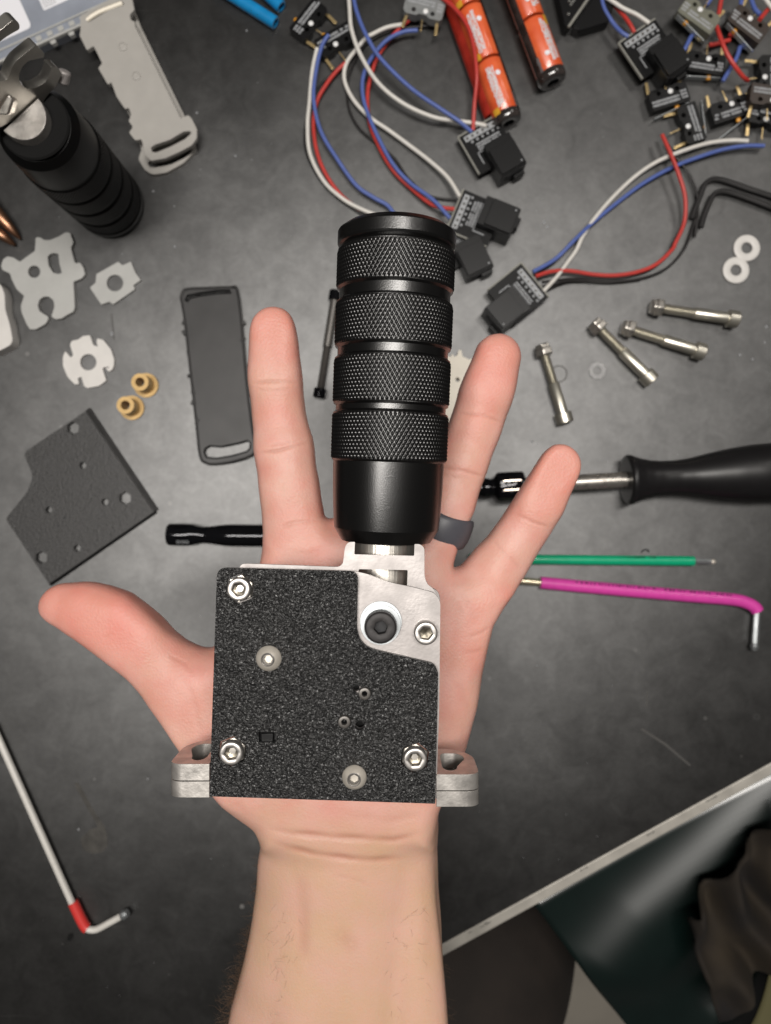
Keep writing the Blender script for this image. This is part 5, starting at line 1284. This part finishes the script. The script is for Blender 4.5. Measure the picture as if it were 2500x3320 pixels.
wire(b5, 'red_wire', q4([(760, -20), (860, 90), (960, 200), (1040, 310), (1100, 420)], [5, 5, 6, 8, 8]), M['w_red'])
wire(b5, 'blue_wire', q4([(670, -60), (700, 80), (760, 200), (850, 330), (940, 420), (1020, 470)], [7, 7, 7, 7, 8, 8]), M['w_blue'])
o6 = Vector((*T(1880, 40, 0).xy, 0))
b6 = thing('connector_board', 'connector board at the top edge standing on its corner beside the right battery stick', 'circuit board', o6, group='connector boards with black sockets')
MB().prism(TP([(1800, -60), (1945, -60), (1845, 88), (1832, 82)], 9), 0.2, 9).build('board', M['pcb'], b6, bevel=0.2, origin=o6)
MB().tube([T(1843, 88, 9), T(1943, -56, 9)], 0.8, seg=8, smooth=1).build('board_edge', M['pcbedge'], b6, origin=o6)
MB().prism(TP([(1856, 86), (1950, -50), (2010, -50), (1975, 70), (1880, 98)], 8), 0.2, 7.5).build('socket_body', M['abs'], b6, bevel=0.6, origin=o6)
for (x, y) in ((1846, 2), (1856, 6), (1851, 14), (1862, 0), (1843, 45)):
    c = T(x, y, 9); MB().lathe([(0.9, 9.0), (0.8, 9.2), (0.4, 9.25)], 10, X=Matrix.Translation((c.x, c.y, 0))).build('solder_pin', M['solder'], b6, origin=o6)

# ================================================================ microswitches
sw_cache = {}
def switch(label, px, py, ang, body='abs', flip=False, z=0.0, lever=True, lever_side=1, lever_open=0.12, plunger=0.28, shift=0.0, terms=(-8.2, 0.6, 8.2), term_bend=0.0, mirror=1):
    """local frame: long axis x, lever side +y, terminals side -y"""
    o_ = T(px, py, 6 + z); o_.z = z
    t = thing('microswitch', label, 'switch', o_, (0, 0, -math.radians(ang) + (math.pi if flip else 0)), 'small microswitches scattered on the bench')
    m = M[body]; t.scale = (1.2, 1.2, 1.0)
    bodyp = [(-9.9, -3.4), (-8.4, -5.1), (-3.2, -5.1), (-1.6, -4.0), (2.0, -4.0), (3.6, -5.1), (9.0, -5.1), (9.9, -4.2), (9.9, 4.6), (9.4, 5.1), (-9.9, 5.1)]
    bp = [(mirror * x, y) for x, y in bodyp]
    MB().prism(rounded(bp, 0.5, 3), 0.1, 6.3, [circle(mirror * -4.8, -2.6, 1.15, 16), circle(mirror * 4.8, -2.6, 1.15, 16)]).build('body', m, t, bevel=0.3)
    MB().lathe([(1.25, 6.2), (1.25, 6.5), (0.85, 6.8), (0.1, 6.9)], 16, X=Matrix.Translation((mirror * 1.2, -2.2, 0)), close=False).build('rivet', M['rivet'], t)
    mb = MB(); x0, x1 = sorted((mirror * -8.6, mirror * 4.8)); marks(mb, x0, 0.2, x1, 3.6, 2, 6.3, dens=0.95, cw=0.95, h=0.05)
    x0, x1 = sorted((mirror * 6.3, mirror * 9.0)); marks(mb, x0, -1.5, x1, 3.4, 3, 6.3, dens=1.0, cw=1.0, h=0.05)
    mb.build('body_print', M['silk'], t)
    for x in terms:
        MB().box((mirror * x, -7.9, 3.1), (0.55 if x == terms[1] else 1.5, 6.0, 0.5), Matrix.Rotation(0.12 * math.copysign(1, x) , 3, 'Z')).build('terminal', M['brass'], t, bevel=0.12)
    MB().lathe([(0.1, 1.6), (1.0, 1.5), (1.2, 0.9), (1.2, -0.5)], 14, X=Matrix.Translation((mirror * 3.4, 5.2, 3.2)) @ Matrix.Rotation(-math.pi / 2, 4, 'X'), close=False).build('plunger', M['amber'], t)
    if lever:
        a = Vector((mirror * 9.0, 5.4, 3.2)); c = Vector((mirror * -9.5, 6.4 + 18 * lever_open, 3.2)); R_ = Matrix.Rotation(math.atan2(c.y - a.y, c.x - a.x), 3, 'Z')
        MB().box((a + c) / 2, ((c - a).length, 0.45, 3.4), R_).build('lever', M['zinc'], t, bevel=0.1)
    return t
r_ = lambda x, y: (2100 + x / 4.165, y / 4.165)
switch('olive grey microswitch at the top right, raised on top of the others', *r_(700, 200), 36, body='abs_olive', flip=True, z=6, lever_open=0.10, mirror=1)
switch('brown black microswitch at the top right with red and blue leads', *r_(1370, 320), 38, body='abs_brown', flip=True, z=5, lever_open=0.12, mirror=1)
switch('black microswitch whose orange plunger faces down beside the connector board socket', *r_(780, 850), 9, flip=True, z=0.3, lever_open=0.05, mirror=-1)
switch('black microswitch directly below the top right connector board', *r_(290, 1300), -17, flip=True, lever_open=0.10, mirror=-1)
switch('grey lit microswitch with its long lever swung open toward the lower left', *r_(1120, 1470), -18, flip=True, lever_open=0.32, mirror=-1)
switch('black microswitch standing on end above the red wire with levers to the right', *r_(590, 1660), 72, flip=False, lever_open=0.14, mirror=1)
switch('black microswitch at the right edge soldered to the white and blue wires', *r_(1640, 1560), 12, lever=False, mirror=-1)
switch('black microswitch upright at the right edge with brass terminals pointing left', *r_(1640, 1010), 90, z=0.4, mirror=1)
switch('brown microswitch at the right edge between two black ones', *r_(1660, 1290), 8, body='abs_brown', z=6.5, lever=False)
switch('black microswitch nearest the blue tubes at the top', 1002, 62, -52, lever=False, mirror=-1)
switch('black microswitch at the top with brass terminals under the white wire', 1088, 128, -30, lever_open=0.2, lever=False, mirror=-1)
switch('grey microswitch at the top edge between the wires and the battery sticks', 1376, 22, 14, body='abs_grey', z=5, lever=False, mirror=1)
# loose leads in the switch cluster
def qr(pts, z): return [(*r_(x, y), z[i] if isinstance(z, (list, tuple)) else z) for i, (x, y) in enumerate(pts)]
def loose(label, pts, m, r=1.3):
    ob = wire(None, 'wire', pts, m, r); tag(ob, label, 'wire'); return ob
loose('red wire crossing the switch cluster from the olive switch to the right edge', qr([(930, 360), (965, 460), (1010, 590), (1080, 740), (1180, 900), (1290, 1040), (1350, 1085)], [9, 12, 13, 13, 12, 9, 5]), M['w_red'])
loose('red wire rising past the olive switch to the top edge', qr([(1010, -60), (985, 40), (960, 190)], [14, 12, 9]), M['w_red'])
loose('short blue wire from the olive switch down to the connector board', qr([(640, 450), (585, 500), (530, 610), (470, 720), (370, 850)], [6, 7, 8, 7, 6]), M['w_blue'])
loose('blue wire joining the lower grey switch to the middle of the cluster', qr([(1245, 640), (1200, 780), (1120, 920), (1010, 1100)], [5, 6, 6, 5]), M['w_blue'])
loose('short dark blue wire running right under the brown switch', qr([(1230, 640), (1310, 635), (1420, 680)], [4, 4, 4]), M['w_blue'])
loose('short red wire on the brass terminal above the middle switch', qr([(830, 605), (900, 600), (1000, 570), (1110, 540)], [3, 3, 3, 3]), M['w_red'])
loose('stub of red wire poking out left of the brown switch', qr([(1095, 455), (1170, 475), (1260, 485)], [5, 5, 5]), M['w_red'])
loose('blue wire at the top edge behind the olive switch', qr([(870, -40), (830, 20), (790, 70)], [8, 8, 8]), M['w_blue'])
loose('blue wire curving down from the top edge to the brown switch', qr([(1390, -40), (1420, 60), (1460, 140), (1520, 195)], [9, 10, 11, 12]), M['w_blue'])
loose('red wire ending at the brown switch beside the blue one', qr([(1640, 110), (1590, 170), (1510, 270)], [9, 10, 12]), M['w_red'])
loose('white wire in the extreme top right corner', qr([(1560, -60), (1620, 30), (1700, 130)], [12, 12, 12]), M['w_white'])
loose('blue wire in the top right corner left of the white one', qr([(1265, -30), (1262, 40), (1255, 90)], [8, 8, 8]), M['w_blue'])
# solder ends
for i, (x, y) in enumerate(((1245, 640), (1060, 640), (1040, 750), (1300, 880), (1190, 1000))):
    c = T(*r_(x, y), 3); o_ = Vector((c.x, c.y, 0.0))
ob = None
